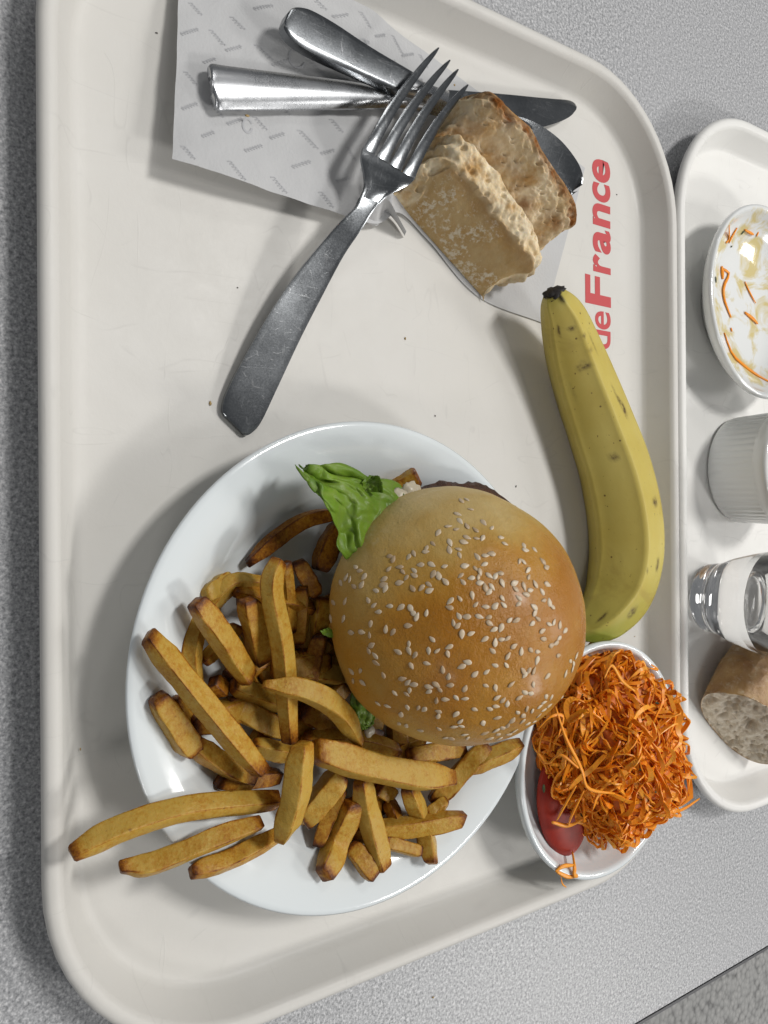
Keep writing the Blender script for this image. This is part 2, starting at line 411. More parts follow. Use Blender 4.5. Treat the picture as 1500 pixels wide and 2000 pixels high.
def text_mesh(body, offset=0.0):
    cu = bpy.data.curves.new('lettering', 'FONT'); cu.body = body; cu.size = 1.0; cu.offset = offset
    cu.resolution_u = 6
    o = bpy.data.objects.new('lettering', cu); col.objects.link(o)
    bpy.context.view_layer.update()
    me = bpy.data.meshes.new_from_object(o.evaluated_get(bpy.context.evaluated_depsgraph_get()))
    V = np.array([v.co[:] for v in me.vertices]); F = [tuple(p.vertices) for p in me.polygons]
    bpy.data.objects.remove(o); bpy.data.meshes.remove(me); bpy.data.curves.remove(cu)
    return V, F
def letter(body, x0, x1, ybase, height, z, offset, capref):
    """text that reads towards -X with its letter tops towards -Y; x0 start, x1 end"""
    V, F = text_mesh(body, offset)
    lo, hi = V[:, 0].min(), V[:, 0].max()
    W = np.c_[x0 + (V[:, 0] - lo) / (hi - lo) * (x1 - x0), ybase - V[:, 1] / capref * height, np.full(len(V), z)]
    return W, F
capV, _ = text_mesh('F', 0.030); CAP = capV[:, 1].max()
F0 = at(1190, 602, FLOOR); E1 = at(1190, 317, FLOOR)
ybase = (F0[1] + E1[1]) / 2; caph = ybase - at(1143, 600, FLOOR)[1]
adv = 0
seq = [('F', 602, 541), ('r', 533, 494), ('a', 491, 437), ('n', 431, 384), ('c', 379, 352 - 20), ('e', 0, 0)]
# letter spans measured along the word
spans = {'F': (601, 546), 'r': (537, 503), 'a': (499, 453), 'n': (447, 404), 'c': (400, 364), 'e': (362, 318)}
for ch, (ya, yb) in spans.items():
    V, F = letter(ch, at(1190, ya, FLOOR)[0], at(1190, yb, FLOOR)[0], ybase, caph, FLOOR + 0.00012, 0.030, CAP)
    obj('printed_letter', V, F, M_RED, tray1, smooth=False)
for ch, (ya, yb) in {'d': (684, 648), 'e': (646, 611)}.items():
    V, F = letter(ch, at(1190, ya, FLOOR)[0], at(1190, yb, FLOOR)[0], ybase, caph * 0.93, FLOOR + 0.00012, 0.012, CAP)
    obj('printed_letter', V, F, M_RED, tray1, smooth=False)

# ------------------------------------------------------------------ plate and bowls
PC = np.array([0.0871, -0.0495]); PR, PZ = 0.1045, 0.028
prof = [(0.0, .0036), (0.058, .0036), (0.060, .0031), (0.063, .0031), (0.066, .0050), (0.078, .0130), (0.092, .0222), (0.1025, .0262), (0.1042, .0270), (0.1045, .0279), (0.1036, .0285),
        (0.1015, .0284), (0.092, .0258), (0.082, .0205), (0.0755, .0135), (0.0715, .0100), (0.066, .0085), (0.060, .0080), (0.0, .0078)]
root = thing('dinner_plate', 'round white china plate under the burger and fries', 'plate', (PC[0], PC[1], FLOOR))
V, F = lathe(prof[1:-1], PC[0], PC[1], 128)
V = np.array(V); n = 128
k = 11
obj('plate_body', V, F, M_PLATE, root)

def bowl(cx, cy, r, h, mat, label, grp, stain=None):
    s = r / 0.063; b = FLOOR + 0.0004
    P = [(0.030, 0), (0.0325, 0), (0.034, 0.002), (0.0365, 0.0045), (0.046, 0.0100), (0.0565, 0.0165), (0.0605, 0.0200), (0.0625, h - 0.0040), (0.0630, h - 0.0022), (0.0626, h - 0.0006), (0.0613, h),
         (0.0596, h - 0.0006), (0.0585, h - 0.0022), (0.0570, h - 0.0055), (0.0535, 0.0165), (0.0455, 0.0115), (0.036, 0.0075), (0.022, 0.0055), (0.004, 0.0050)]
    P = [(a * s, b + z) for a, z in P]
    root = thing('salad_bowl', label, 'bowl', (cx, cy, FLOOR), grp)
    V, F = lathe(P, cx, cy, 96)
    a = None
    if stain: a = {'stain': [1.0 if (i // 96) >= 11 else 0.0 for i in range(len(V))]}
    obj('bowl_body', V, F, mat, root, attr=a); return root
BC = np.array([0.1555, 0.0985]); BR, BH = 0.0632, 0.0268
bowl(BC[0], BC[1], BR, BH, M_PLATE, 'small round white bowl heaped with grated carrot and tomato', 'small white salad bowls')
B2 = np.array([-0.1145, 0.2605])
b2 = bowl(B2[0], B2[1], 0.0635, BH, M_STAIN, 'emptied white bowl smeared with dressing on the second tray', 'small white salad bowls', True)

# ------------------------------------------------------------------ napkin
nb = [(335, 312, .0150), (440, 344, .0150), (545, 378, .0140), (650, 413, .0115), (735, 437, .0085), (780, 416, .0050), (842, 476, .0042), (935, 580, .0038), (1062, 632, .0037)]
nt_ = [(350, -115, .0060), (450, -78, .0060), (570, -40, .0055), (700, 5, .0050), (770, 55, .0047), (840, 108, .0044), (930, 175, .0042), (1040, 255, .0040), (1143, 328, .0040)]
NU, NV = 70, 44
nbp = catmull([at(*p) for p in nb], NU); ntp = catmull([at(*p) for p in nt_], NU)
def napkin_pt(u, v, dz=0.0):
    a = u * (NU - 1); i = min(int(a), NU - 2); k = a - i
    b = nbp[i] * (1 - k) + nbp[i + 1] * k; t_ = ntp[i] * (1 - k) + ntp[i + 1] * k
    p = b * (1 - v) + t_ * v
    # the left half stands off the tray in a shallow swell
    sw = 0.0022 * math.sin(math.pi * min(1, v * 1.1)) * smooth01(0.75, 0.2, u)
    wr = 0.0011 * fbm((p[0], p[1], 0), 38, 3) * (0.4 + smooth01(0.7, 0.45, u))
    cr = 0.0030 * math.exp(-((u - 0.56 + 0.10 * v) / 0.012) ** 2) * smooth01(0.75, 0.3, v)
    z = max(p[2] + sw + wr + cr, FLOOR + 0.0006)
    return np.array([p[0], p[1], z + dz])
V = [napkin_pt(i / (NU - 1), j / (NV - 1)) for i in range(NU) for j in range(NV)]
nap = thing('paper_napkin', 'white paper napkin with faint grey print under the cutlery and bread', 'napkin', (*at(640, 200, 0)[:2], FLOOR))
obj('sheet', V, grid_faces(NU, NV), M_NAPKIN, nap)
# the curl of paper standing against the loaf
cu_b = catmull([at(718, 436, .007), at(738, 440, .006), at(752, 415, .005), at(772, 432, .004), at(792, 462, .004)], 30)
cu_t = catmull([at(724, 400, .014), at(742, 388, .018), at(760, 392, .019), at(776, 420, .015), at(794, 452, .009)], 30)
V = [cu_b[i] * (1 - j / 8) + cu_t[i] * (j / 8) + np.array([0.0007, -0.0007, 0]) * math.sin(j / 8 * 3.1) for i in range(30) for j in range(9)]
obj('curled_edge', V, grid_faces(30, 9), M_NAPKIN, nap)
# faint print: rows of tiny looped strokes set in a herringbone
V, F = [], []
rp = random.Random(4)
def stroke(pts, wd):
    q = [napkin_pt(min(1, max(0, a)), min(1, max(0, b)), 0.00025) for a, b in pts]
    q = np.array(q); T, S, _ = frames(q); o = len(V)
    for p, s in zip(q, S): V.append(p + s * wd / 2); V.append(p - s * wd / 2)
    for i in range(len(q) - 1): F.append((o + 2 * i, o + 2 * i + 1, o + 2 * i + 3, o + 2 * i + 2))
for gi in range(12):
    for gj in range(6):
        u, v = 0.02 + gi * 0.052 + rp.uniform(-.006, .006), 0.06 + gj * 0.165 + (gi % 2) * 0.07
        if u > 0.6 or v > 0.97: continue
        d = (0.042, 0.055) if (gi + gj) % 2 else (0.040, -0.06)
        L_ = math.hypot(*d); nrm = (-d[1] * 0.16, d[0] * 0.16)
        nst = rp.choice([5, 6, 7])
        for k in range(nst):
            c0_ = (u + d[0] * k / 7, v + d[1] * k / 7)
            stroke([(c0_[0], c0_[1]), (c0_[0] + nrm[0] * 0.8, c0_[1] + nrm[1] * 0.8), (c0_[0] + d[0] / 14 + nrm[0], c0_[1] + d[1] / 14 + nrm[1]), (c0_[0] + d[0] / 10 + nrm[0] * 0.5, c0_[1] + d[1] / 10 + nrm[1] * .5)], 0.00032)
for cu_, cv_, r_ in ((0.265, 0.62, 0.022), (0.40, 0.80, 0.018), (0.17, 0.25, 0.015)):
    stroke([(cu_ + r_ * math.cos(a) * 0.7, cv_ + r_ * 2 * math.sin(a)) for a in np.linspace(0.5, 6.1, 18)], 0.0009)
obj('printed_pattern', V, F, M_PRINT, nap, smooth=False)

# ------------------------------------------------------------------ cutlery
def part_rows(name, rows, thick, mat, root, **kw):
    V, F = plate_rows(rows, thick, **kw)
    return recalc(obj(name, V, F, mat, root, sharp=32))
spoon = thing('soup_spoon', 'steel spoon with broad bright handle lying under the knife', 'spoon', at(700, 195, .006))
part_rows('handle', [(406, 150, 412, 190, .0185), (409, 127, 425, 214, .0185), (440, 130, 450, 215, .0182), (520, 140, 520, 215, .0175), (620, 152, 620, 214, .0165), (700, 163, 700, 213, .0155), (760, 178, 760, 212, .0145), (800, 190, 800, 214, .0135), (850, 203, 848, 224, .0125), (885, 211, 881, 232, .0120)],
          0.0022, M_STEEL2, spoon, crown=0.0020, na=11)
part_rows('bowl', [(884, 211, 880, 232, .0118), (925, 212, 905, 262, .0118), (980, 221, 942, 318, .0115), (1040, 238, 985, 365, .0110), (1090, 271, 1030, 394, .0105), (1124, 312, 1075, 398, .0102), (1137, 342, 1108, 386, .0100), (1136, 362, 1128, 373, .0100)],
          0.0014, M_STEEL, spoon, crown=-0.0062, na=15, pow_=2.0)
knife = thing('table_knife', 'steel table knife with rounded handle, blade tip against the tray wall', 'knife', at(840, 190, .006))
part_rows('handle', [(556, 32, 549, 50, .0215), (566, 22, 551, 63, .0218), (582, 20, 563, 80, .0218), (607, 27, 590, 100, .0215), (653, 53, 625, 118, .0210), (720, 97, 692, 148, .0202), (802, 145, 775, 185, .0195)],
          0.0052, M_STEEL, knife, crown=0.0003, na=13, edge=0.8)
part_rows('bolster', [(800, 149, 779, 183, .0192), (826, 163, 810, 191, .0185), (850, 172, 838, 205, .0165), (872, 178, 862, 222, .0135)], 0.0040, M_STEEL2, knife, crown=0.0016, na=9)
part_rows('blade', [(868, 176, 860, 220, .0130), (930, 180, 905, 246, .0118), (1000, 186, 980, 256, .0108), (1050, 191, 1040, 252, .0098), (1085, 194, 1076, 244, .0092), (1108, 196, 1102, 234, .0088), (1120, 201, 1115, 226, .0086), (1125, 208, 1123, 217, .0086)],
          0.0012, M_STEEL, knife, crown=0.0004, na=7)
fork = thing('dinner_fork', 'scratched steel fork with four tines laid across the knife and spoon', 'fork', at(600, 590, .004))
part_rows('handle', [(437, 812, 476, 850, .0048), (433, 800, 487, 848, .0051), (440, 770, 508, 825, .0060), (470, 710, 540, 758, .0080), (520, 622, 585, 662, .0112), (575, 540, 628, 578, .0144), (630, 472, 668, 503, .0180), (668, 430, 700, 455, .0210), (693, 405, 722, 420, .0228), (703, 385, 738, 398, .0236)],
          0.0022, M_STEEL, fork, crown=0.0001, na=13, edge=0.85)
hd = [(703, 388, 738, 400, .0236), (711, 366, 756, 383, .0246), (710, 340, 778, 372, .0261), (705, 312, 797, 362, .0280), (708, 290, 808, 352, .0292)]
part_rows('head', hd, 0.0020, M_STEEL, fork, crown=-0.0006, na=13)
tips = [(855, 95), (877, 119), (893, 137), (912, 167)]
roots = []
for k in range(4):
    f0, f1 = (k * 0.258), (k * 0.258 + 0.226)
    U0, D0 = np.array([708, 290.]), np.array([808, 352.])
    a, b = U0 + (D0 - U0) * f0, U0 + (D0 - U0) * f1
    tp = np.array(tips[k], float); mid = (a + b) / 2; dr = (tp - mid); pn = np.array([-dr[1], dr[0]]) / np.linalg.norm(dr)
    rows = [(*a, *b, .0291)]
    for s, hw, z in ((.10, 11.5, .0297), (.3, 10.5, .0298), (.55, 9, .0290), (.8, 6.5, .0276), (.94, 4.2, .0268), (1.0, 1.8, .0264)):
        bow = np.array([-8.0, -6.0]) * math.sin(math.pi * s) * 0.9
        c = mid + dr * s + bow; rows.append((*(c - pn * hw), *(c + pn * hw), z))
    part_rows('tine', rows, 0.0019, M_STEEL, fork, na=5, sub=4)

# ------------------------------------------------------------------ bread chunk
def pits(p, s, seed=0.0):
    d, _ = noise.voronoi(Vector((p[0] * s + seed, p[1] * s, p[2] * s + seed)))
    return max(0.0, 1 - d[0] / 0.42)
A0 = np.array([*at(762, 384, FLOOR)[:2], 0]); B0 = np.array([*at(936, 578, FLOOR)[:2], 0])
ul = np.linalg.norm(B0 - A0); U_ = (B0 - A0) / ul; V_ = np.array([-U_[1], U_[0], 0])
def loaf_h(u, v):
    """height and (crust, brown) of the split loaf at u along and v across, both in 0..1"""
    gv = 0.53 + 0.04 * math.sin(u * 5 + 0.5) + 0.05 * nz(u * 5, 3.1, 0)
    if v < 0.24:
        s = v / 0.24; h = 0.0300 * (s ** 0.80) + 0.0006 * math.sin(s * 3.1)
    elif v < gv:
        s = (v - 0.24) / (gv - 0.24); h = 0.0306 + 0.0046 * math.sin(s * 2.2) - 0.010 * smooth01(0.70, 1.0, s)
    else:
        s = (v - gv) / (1 - gv); h = 0.0165 + 0.0250 * smooth01(0.0, 0.85, s)
    h -= 0.006 * smooth01(0.55, 1.0, u) * smooth01(0.2, 0.5, v)
    h -= 0.0150 * math.exp(-((v - gv - 0.012) / 0.042) ** 2) * smooth01(-0.05, 0.15, u) * smooth01(1.05, 0.8, u)
    crust = smooth01(0.06, 0.14, u + 0.05 * nz(u * 3, v * 14, 2)) * smooth01(0.265, 0.225, v + 0.02 * nz(u * 9, v * 9, 0)); brown = smooth01(0.85, 0.96, v + 0.03 * nz(u * 11, v * 7, 4)) 
    return h, max(crust, smooth01(.95, 1, v)), brown
def build_loaf():
    n, mm = 190, 190; V = []; cr = []; br = []
    for i in range(n):
        u = i / (n - 1)
        for j in range(mm):
            v = j / (mm - 1)
            h, c, b = loaf_h(u, v)
            # ragged ends
            e0 = 0.0045 * nz(v * 6, 1.7, 2) + 0.002 * nz(v * 17, 5, 1); e1 = 0.007 * nz(v * 5, 8.7, 2) + 0.003 * nz(v * 15, 5, 7)
            uu = u * ul * 1.03 + (1 - u) ** 3 * e0 + u ** 3 * (e1 + 0.006 * v)
            wd = 0.055 + 0.003 * nz(u * 4, 0, 9)
            ed = min(u, 1 - u) / 0.10
            h *= 0.80 + 0.20 * min(1, ed) ** 0.5
            p = A0 + U_ * uu + V_ * (v * wd)
            # the open halves lean outwards as they rise
            q = (p[0], p[1], h)
            if c < 0.5:
                h += 0.0026 * fbm(q, 70, 3) + 0.0007 * fbm(q, 330, 2)
                h -= 0.0110 * pits(q, 80) ** 1.2 * max(0, 0.25 + 1.1 * nz(p[0], p[1], 0, 55)) + 0.0030 * pits(q, 230, 4) ** 1.3
            else:
                h += 0.0014 * fbm(q, 40, 3) + 0.0003 * fbm(q, 240, 3)
            lean = -0.004 * smooth01(.7, 1, v) * (h / 0.04)
            p = p + V_ * lean
            V.append((p[0], p[1], FLOOR + 0.0016 + max(h, 0.0)))
            cr.append(c); br.append(b * 0.9 + (0.25 * max(0, nz(p[0], p[1], h, 70)) + 0.55 * smooth01(0.55, 0.70, v) * max(0, 0.35 + 1.2 * nz(p[0], p[1], h, 95))) * (1 - c) + 0.40 * c * smooth01(0.16, 0.23, v) * smooth01(.6, .4, v))
    F = grid_faces(n, mm)
    # walls down to the napkin
    per = [(i, 0) for i in range(n)] + [(n - 1, j) for j in range(1, mm)] + [(i, mm - 1) for i in range(n - 2, -1, -1)] + [(0, j) for j in range(mm - 2, 0, -1)]
    prev = [i * mm + j for i, j in per]; K = 16; cen = A0 + U_ * ul / 2 + V_ * 0.0275
    top = [np.array(V[k]) for k in prev]
    for k in range(1, K + 1):
        cur = []
        for idx, (i, j) in enumerate(per):
            p = top[idx]; s = k / K; z = p[2] * (1 - s) + (FLOOR + 0.0014) * s
            d = np.array([p[0] - cen[0], p[1] - cen[1], 0]); d /= np.linalg.norm(d) + 1e-9
            side = j == mm - 1
            q = (p[0], p[1], z)
            a = (0.004 * math.sin(math.pi * s * 0.9) if side else 0.002 * math.sin(math.pi * s)) + (0.0022 * fbm(q, 120, 4) - 0.004 * pits(q, 120) * (0 if side else 1)) * min(1, k / 3) * (0.35 if side else 1)
            if j == 0: a = 0
            V.append((p[0] + d[0] * a, p[1] + d[1] * a, z)); cur.append(len(V) - 1)
            cr.append(1.0 if (side or j == 0) else smooth01(0.85, 1.0, s)); br.append(0.75 if side else 0.15 * s)
        m_ = len(per)
        for a in range(m_):
            b = (a + 1) % m_; F.append((prev[a], cur[a], cur[b], prev[b]))
        prev = cur
    F.append(tuple(prev))
    o = obj('baguette_chunk', V, F, M_BREAD, attr={'crust': cr, 'brown': br}, origin=(*(cen[:2]), FLOOR))
    recalc(o)
    tag(o, 'torn golden baguette chunk with floury crust, split open on the napkin', 'bread', 'pieces of bread'); return o
build_loaf()

# bread on the second tray: crusty roll end, cut face towards the camera
def build_roll():
    c = at(1428, 1440, 0.014); nrm = np.array([0.76, -0.65, 0.0]); nrm /= np.linalg.norm(nrm)
    sd = np.array([-nrm[1], nrm[0], 0]) * -1
    hw, H, LEN = 0.047, 0.041, 0.07
    n, mm = 60, 150; V = []; cr = []
    base = np.array([c[0], c[1], FLOOR + 0.0005])
    def sect(a):  # closed loaf section, a in 0..2pi, returns (side, z)
        x = math.copysign(abs(math.cos(a)) ** 0.8, math.cos(a)) * hw
        z = H * 0.42 + (math.sin(a) * H * 0.58 if math.sin(a) > 0 else math.sin(a) * H * 0.42)
        return x * (1 - 0.12 * (z / H)), z
    # crust surface
    for i in range(n):
        d = i / (n - 1) * LEN; sh = 1 - 0.55 * (i / (n - 1)) ** 3
        for j in range(mm):
            x, z = sect(2 * math.pi * j / mm); x *= sh; z *= (0.6 + 0.4 * sh)
            p = base + sd * x - nrm * (d + 0.018 * z / H) + np.array([0, 0, z])
            k = 1 + 0.03 * fbm(tuple(p), 60, 3) + 0.012 * fbm(tuple(p), 330, 2)
            p = base - nrm * d + (p - (base - nrm * d)) * np.array([k, k, k])
            V.append(p); cr.append(1.0)
    F = grid_faces(n, mm, True)
    # pitted cut face
    rings = 70; off = len(V)
    for r in range(1, rings + 1):
        s = 1 - r / rings
        for j in range(mm):
            x, z = sect(2 * math.pi * j / mm); z0 = H * 0.42
            x, z = x * s, z0 + (z - z0) * s
            p = base + sd * x - nrm * (0.018 * z / H) + np.array([0, 0, z])
            dep = 0.0016 * fbm(tuple(p), 130, 4) - 0.0085 * pits(p, 120) ** 1.1 - 0.012 * pits(p, 60, 3) ** 2.2 - 0.0045 * pits(p, 250, 2)
            V.append(p + nrm * dep * min(1, r / 3)); cr.append(0.0 if r > 1 else 0.4)
    F += [tuple(reversed(f)) for f in grid_faces(1, mm, True)]
    for j in range(mm): F.append((j, off + j, off + (j + 1) % mm, (j + 1) % mm))
    F += grid_faces(rings, mm, True, off)
    F.append(tuple((n - 1) * mm + j for j in range(mm)))
    o = obj('bread_roll', V, F, M_BREAD2, attr={'crust': cr}, origin=(*base[:2], FLOOR)); recalc(o)
    tag(o, 'greyish wholemeal bread end with cut face, behind the glass on the second tray', 'bread', 'pieces of bread')
build_roll()

# ------------------------------------------------------------------ banana
def build_banana():
    ctl = [(1080, 571, .0330, 21), (1087, 590, .0320, 35), (1101, 625, .0290, 50), (1117, 680, .0250, 61), (1138, 745, .0225, 69), (1168, 830, .0215, 75), (1198, 920, .0210, 80), (1216, 1010, .0208, 83), (1219, 1085, .0205, 82), (1206, 1150, .0195, 75), (1178, 1200, .0180, 58), (1150, 1228, .0165, 36), (1130, 1240, .0160, 14)]
    P = catmull([at(a, b, c) for a, b, c, d in ctl], 90)
    rad = catmull([np.array([d * mpp(at(a, b, c)), 0, 0]) for a, b, c, d in ctl], 90)[:, 0]
    T, S, N_ = frames(P); n = 60; V = []; gr, sp, tp = [], [], []
    spots = [(.17, .9, .008, .04), (.46, .85, .007, .028), (.40, 1.95, .014, .035), (.385, 1.85, .009, .025), (.56, 2.0, .006, .05), (.68, 2.0, .013, .035), (.80, 1.75, .014, .045), (.28, .95, .010, .05), (.285, .75, .006, .03),
             (.31, 1.72, .035, .008), (.37, 1.80, .02, .008), (.88, .95, .03, .022), (.24, 1.70, .04, .007), (.16, 0.3, .02, .02), (.70, 1.35, .004, .02), (.33, .35, .03, .008), (.2, 1.3, .004, .02), (.25, 1.35, .003, .05)]
    for i in range(90):
        t_ = i / 89
        for j in range(n):
            a = 2 * math.pi * j / n + 0.42
            # five-sided section with soft ridges
            k = 5; ph = (a % (2 * math.pi / k)) - math.pi / k
            poly = math.cos(math.pi / k) / math.cos(ph)
            ridge = 0.035 * math.exp(-(min(a % (2 * math.pi / k), 2 * math.pi / k - a % (2 * math.pi / k)) / 0.10) ** 2)
            r = rad[i] * (0.66 * poly + 0.34 * 0.90 + ridge) * 0.935
            p = P[i] + (S[i] * math.cos(a) + N_[i] * math.sin(a)) * r
            p = p + np.array([0, 0, 1]) * 0
            V.append((p[0], p[1], max(p[2], FLOOR + 0.0004)))
            gr.append(smooth01(0.62, 0.98, t_) * (0.35 + 0.65 * smooth01(.3, -.6, math.cos(a) - 0.2)) + 0.3 * smooth01(0.12, 0.0, t_))
            # angle measured from the side facing up towards the camera
            ang = (a + math.pi) % (2 * math.pi) - math.pi
            s = 0
            for (st, sa, lt, la) in spots:
                dd = ((t_ - st) / lt) ** 2 + ((ang - sa) / (la * 4)) ** 2
                s = max(s, math.exp(-dd * dd))
            sp.append(s); tp.append(smooth01(0.022, 0.008, t_ + 0.010 * nz(a * 2, 0, 3)) + (0.95 * math.exp(-((ang - 1.15) / (0.30 - 1.8 * t_ if t_ < .12 else .08)) ** 2) * smooth01(0.085, 0.05, t_)))
    F = grid_faces(90, n, True); F.append(tuple(range(n - 1, -1, -1))); F.append(tuple(89 * n + j for j in range(n)))
    root = thing('banana', 'ripe yellow banana with brown spots, black tip beside the red lettering', 'banana', (*P[45][:2], FLOOR))
    recalc(obj('peel', V, F, M_BANANA, root, attr={'green': gr, 'spot': sp, 'tip': np.clip(tp, 0, 1)}))
    # shrivelled black blossom end
    V, F = [], []; c = P[0]
    for r_ in range(7):
        for j in range(18):
            a = 2 * math.pi * j / 18; rr = rad[1] * (0.62, 0.72, 0.80, 0.85, 0.8, 0.6, 0.2)[r_] * (1 + 0.75 * nz(math.cos(a) * 2, math.sin(a) * 2, r_ * 0.5))
            p = c + T[0] * (0.003 - r_ * 0.00085) + (S[0] * math.cos(a) + N_[0] * math.sin(a)) * rr * 1.0
            V.append(p)
    F = grid_faces(7, 18, True); F.append(tuple(6 * 18 + j for j in range(18))); F.append(tuple(range(17, -1, -1)))
    recalc(obj('blackened_tip', V, F, Mat('blackened_peel', (0.014, 0.011, 0.010), 0.7).m, root))
build_banana()

# ------------------------------------------------------------------ burger
BX, BY, BZ, BA, BCC, BC2, TXT, TYT = 0.0654, -0.0224, 0.050, 0.0543, 0.0450, 0.0150, 0.094, 0.183
burger = thing('hamburger', 'hamburger with shiny sesame bun, lettuce and meat patty on the plate', 'burger', (BX, BY, 0.008))
def build_bun():
    nph, nth = 64, 144; V = []; bk = []
    for i in range(nph):
        ph = -math.pi / 2 * 0.80 + (math.pi / 2 * 0.80 + math.pi / 2 - 0.02) * i / (nph - 1)
        for j in range(nth):
            a = 2 * math.pi * j / nth
            u = np.array([math.cos(ph) * math.cos(a), math.cos(ph) * math.sin(a), math.sin(ph)])
            k = 1 + 0.016 * fbm(tuple(u), 1.6, 2) + 0.006 * fbm(tuple(u), 5, 3)
            if ph < -0.2: k *= 1 + 0.02 * fbm(tuple(u), 14, 3)
            x, y = u[0] * BA * k, u[1] * BA * k
            z = u[2] * (BCC if u[2] > 0 else BC2) * k
            V.append((BX + x, BY + y, BZ + z + TXT * x + TYT * y))
            rad_ = math.hypot(u[0], u[1])
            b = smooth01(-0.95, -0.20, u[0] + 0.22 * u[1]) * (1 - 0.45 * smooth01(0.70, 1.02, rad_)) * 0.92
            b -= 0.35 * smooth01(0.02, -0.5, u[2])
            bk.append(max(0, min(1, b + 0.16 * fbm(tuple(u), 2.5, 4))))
    F = grid_faces(nph, nth, True)
    F.append(tuple(range(nth - 1, -1, -1))); F.append(tuple((nph - 1) * nth + j for j in range(nth)))
    fp = at(765, 1030, 0.080)
    fl_ = [0.85 * math.exp(-(((v[0] - fp[0]) / 0.009) ** 2 + ((v[1] - fp[1]) / 0.012) ** 2) ** 1.5) for v in V]
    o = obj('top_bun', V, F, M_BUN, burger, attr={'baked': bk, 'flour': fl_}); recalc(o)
    return o, BVHTree.FromPolygons([tuple(v) for v in V], F)
bun, bun_tree = build_bun()
# sesame seeds: teardrop, every one a piece of its own
SV, SF = [], []
for i in range(7):
    t_ = i / 6; x = -0.00135 + 0.0029 * t_; r = 0.00090 * math.sin(math.pi * min(1, 0.04 + 0.92 * t_)) ** 0.8 * (1.10 - 0.55 * t_) + 0.00006
    for j in range(8):
        a = 2 * math.pi * j / 8; SV.append((x, r * math.cos(a), r * 0.55 * math.sin(a)))
SF = grid_faces(7, 8, True) + [tuple(range(7, -1, -1)), tuple(48 + j for j in range(8))]
seed_me = bpy.data.meshes.new('sesame_seed'); seed_me.from_pydata(SV, [], SF)
seed_me.polygons.foreach_set('use_smooth', [True] * len(SF)); seed_me.materials.append(M_SEED)
SEEDS = [(825,238),(850,232),(870,278),(806,300),(817,333),(762,358),(800,372),(852,358),(893,376),(928,340),(969,366),(716,388),(690,440),(770,434),(850,410),(835,432),(897,415),(926,413),(1012,411),(1030,440),(1120,450),(1127,470),(1170,468),(660,462),(655,478),(768,470),(812,466),(816,494),(576,502),(600,486),(487,500),(503,515),(482,560),(534,550),(548,572),(602,567),(633,540),(683,538),(745,547),(565,600),(603,590),(531,625),(692,583),(718,593),(750,620),(460,607),(455,635),(466,652),(326,550),(345,568),(366,595),(298,610),(280,600),(318,642),(353,635),(255,625),(840,545),(822,590),(833,622),(873,602),(892,558),(913,573),(905,598),(900,503),(937,496),(969,488),(935,537),(955,590),(985,594),(1010,580),(1018,625),(912,625),(938,648),(968,643),(955,668),(1075,627),(1082,655),(1100,523),(1118,525),(1140,565),(1143,598),(1175,632),(1120,640),(1150,660),(1132,680),(1227,552),(1230,632),(1207,668),(1210,525),(595,652),(638,648),(670,632),(673,662),(422,662),(220,718),(275,713),(385,708),(411,732),(434,762),(487,735),(540,740),(585,745),(600,770),(614,787),(660,768),(876,683),(818,700),(773,710),(770,742),(892,728),(940,738),(983,735),(1018,697),(1026,730),(1097,697),(1095,725),(1215,708),(1240,718),(1255,738),(1170,740),(1172,768),(208,793),(268,794),(397,818),(572,827),(468,845),(502,857),(303,860),(353,857),(391,873),(813,783),(850,785),(908,784),(955,787),(1052,802),(1085,802),(1187,795),(1160,817),(787,815),(807,828),(828,866),(870,865),(957,815),(1013,836),(980,845),(1240,820),(1262,812),(1290,825),(1315,850),(1207,853),(1213,890),(936,890),(985,908),(1015,892),(1043,888),(1072,925),(688,892),(577,914),(577,945),(526,951),(606,965),(670,945),(710,947),(768,927),(761,960),(400,920),(387,947),(418,970),(421,1003),(588,1016),(661,1005),(973,947),(1108,950),(1152,942),(1185,950),(1183,990),(1250,920),(1273,910),(1288,885),(1283,968),(1340,995),(1355,1007),(1368,970),(1317,1055),(1350,1030),(827,1020),(855,1000),(985,1015),(1038,1014),(1044,972),(888,1057),(943,1046),(737,1036),(764,1068),(1232,1065),(1118,1042),(1143,1040),(1167,1042),(1125,1060),(348,1040),(306,1044),(313,1088),(357,1096),(457,1062),(545,1078),(571,1096),(600,1105),(705,1105),(670,1115),(672,1138),(723,1130),(773,1108),(841,1125),(940,1110),(986,1120),(1060,1105),(1165,1105),(1153,1147),(1125,1143),(1098,1168),(510,1145),(580,1132),(566,1150),(707,1182),(748,1175),(800,1167),(843,1172),(993,1168),(1020,1180),(1042,1197),(430,1195),(475,1207),(540,1247),(570,1213),(622,1215),(650,1222),(718,1233),(716,1255),(800,1245),(887,1222),(960,1220),(988,1208),(1065,1275),(928,1287),(996,1262),(1092,1237),(1135,1220),(1160,1230),(1118,1252),(1115,1278),(1195,1210),(1190,1252),(1225,1162),(1250,1165),(1215,1190),(1240,1205),(1268,1215),(1280,1195),(1300,1165),(1320,1140),(820,1280),(826,1302),(790,1305),(632,1322),(530,1290),(565,1300),(720,1315),(840,1342),(855,1358),(776,1360),(690,1385),(750,1357),(935,1335),(990,1322),(1000,1340),(1042,1300),(1075,1325),(1170,1280),(1215,1225),(1230,1255),(1290,1190),(1020,1310),(960,1360),(1050,1340),(1140,1290),(1005,1360)]
rs = random.Random(11)
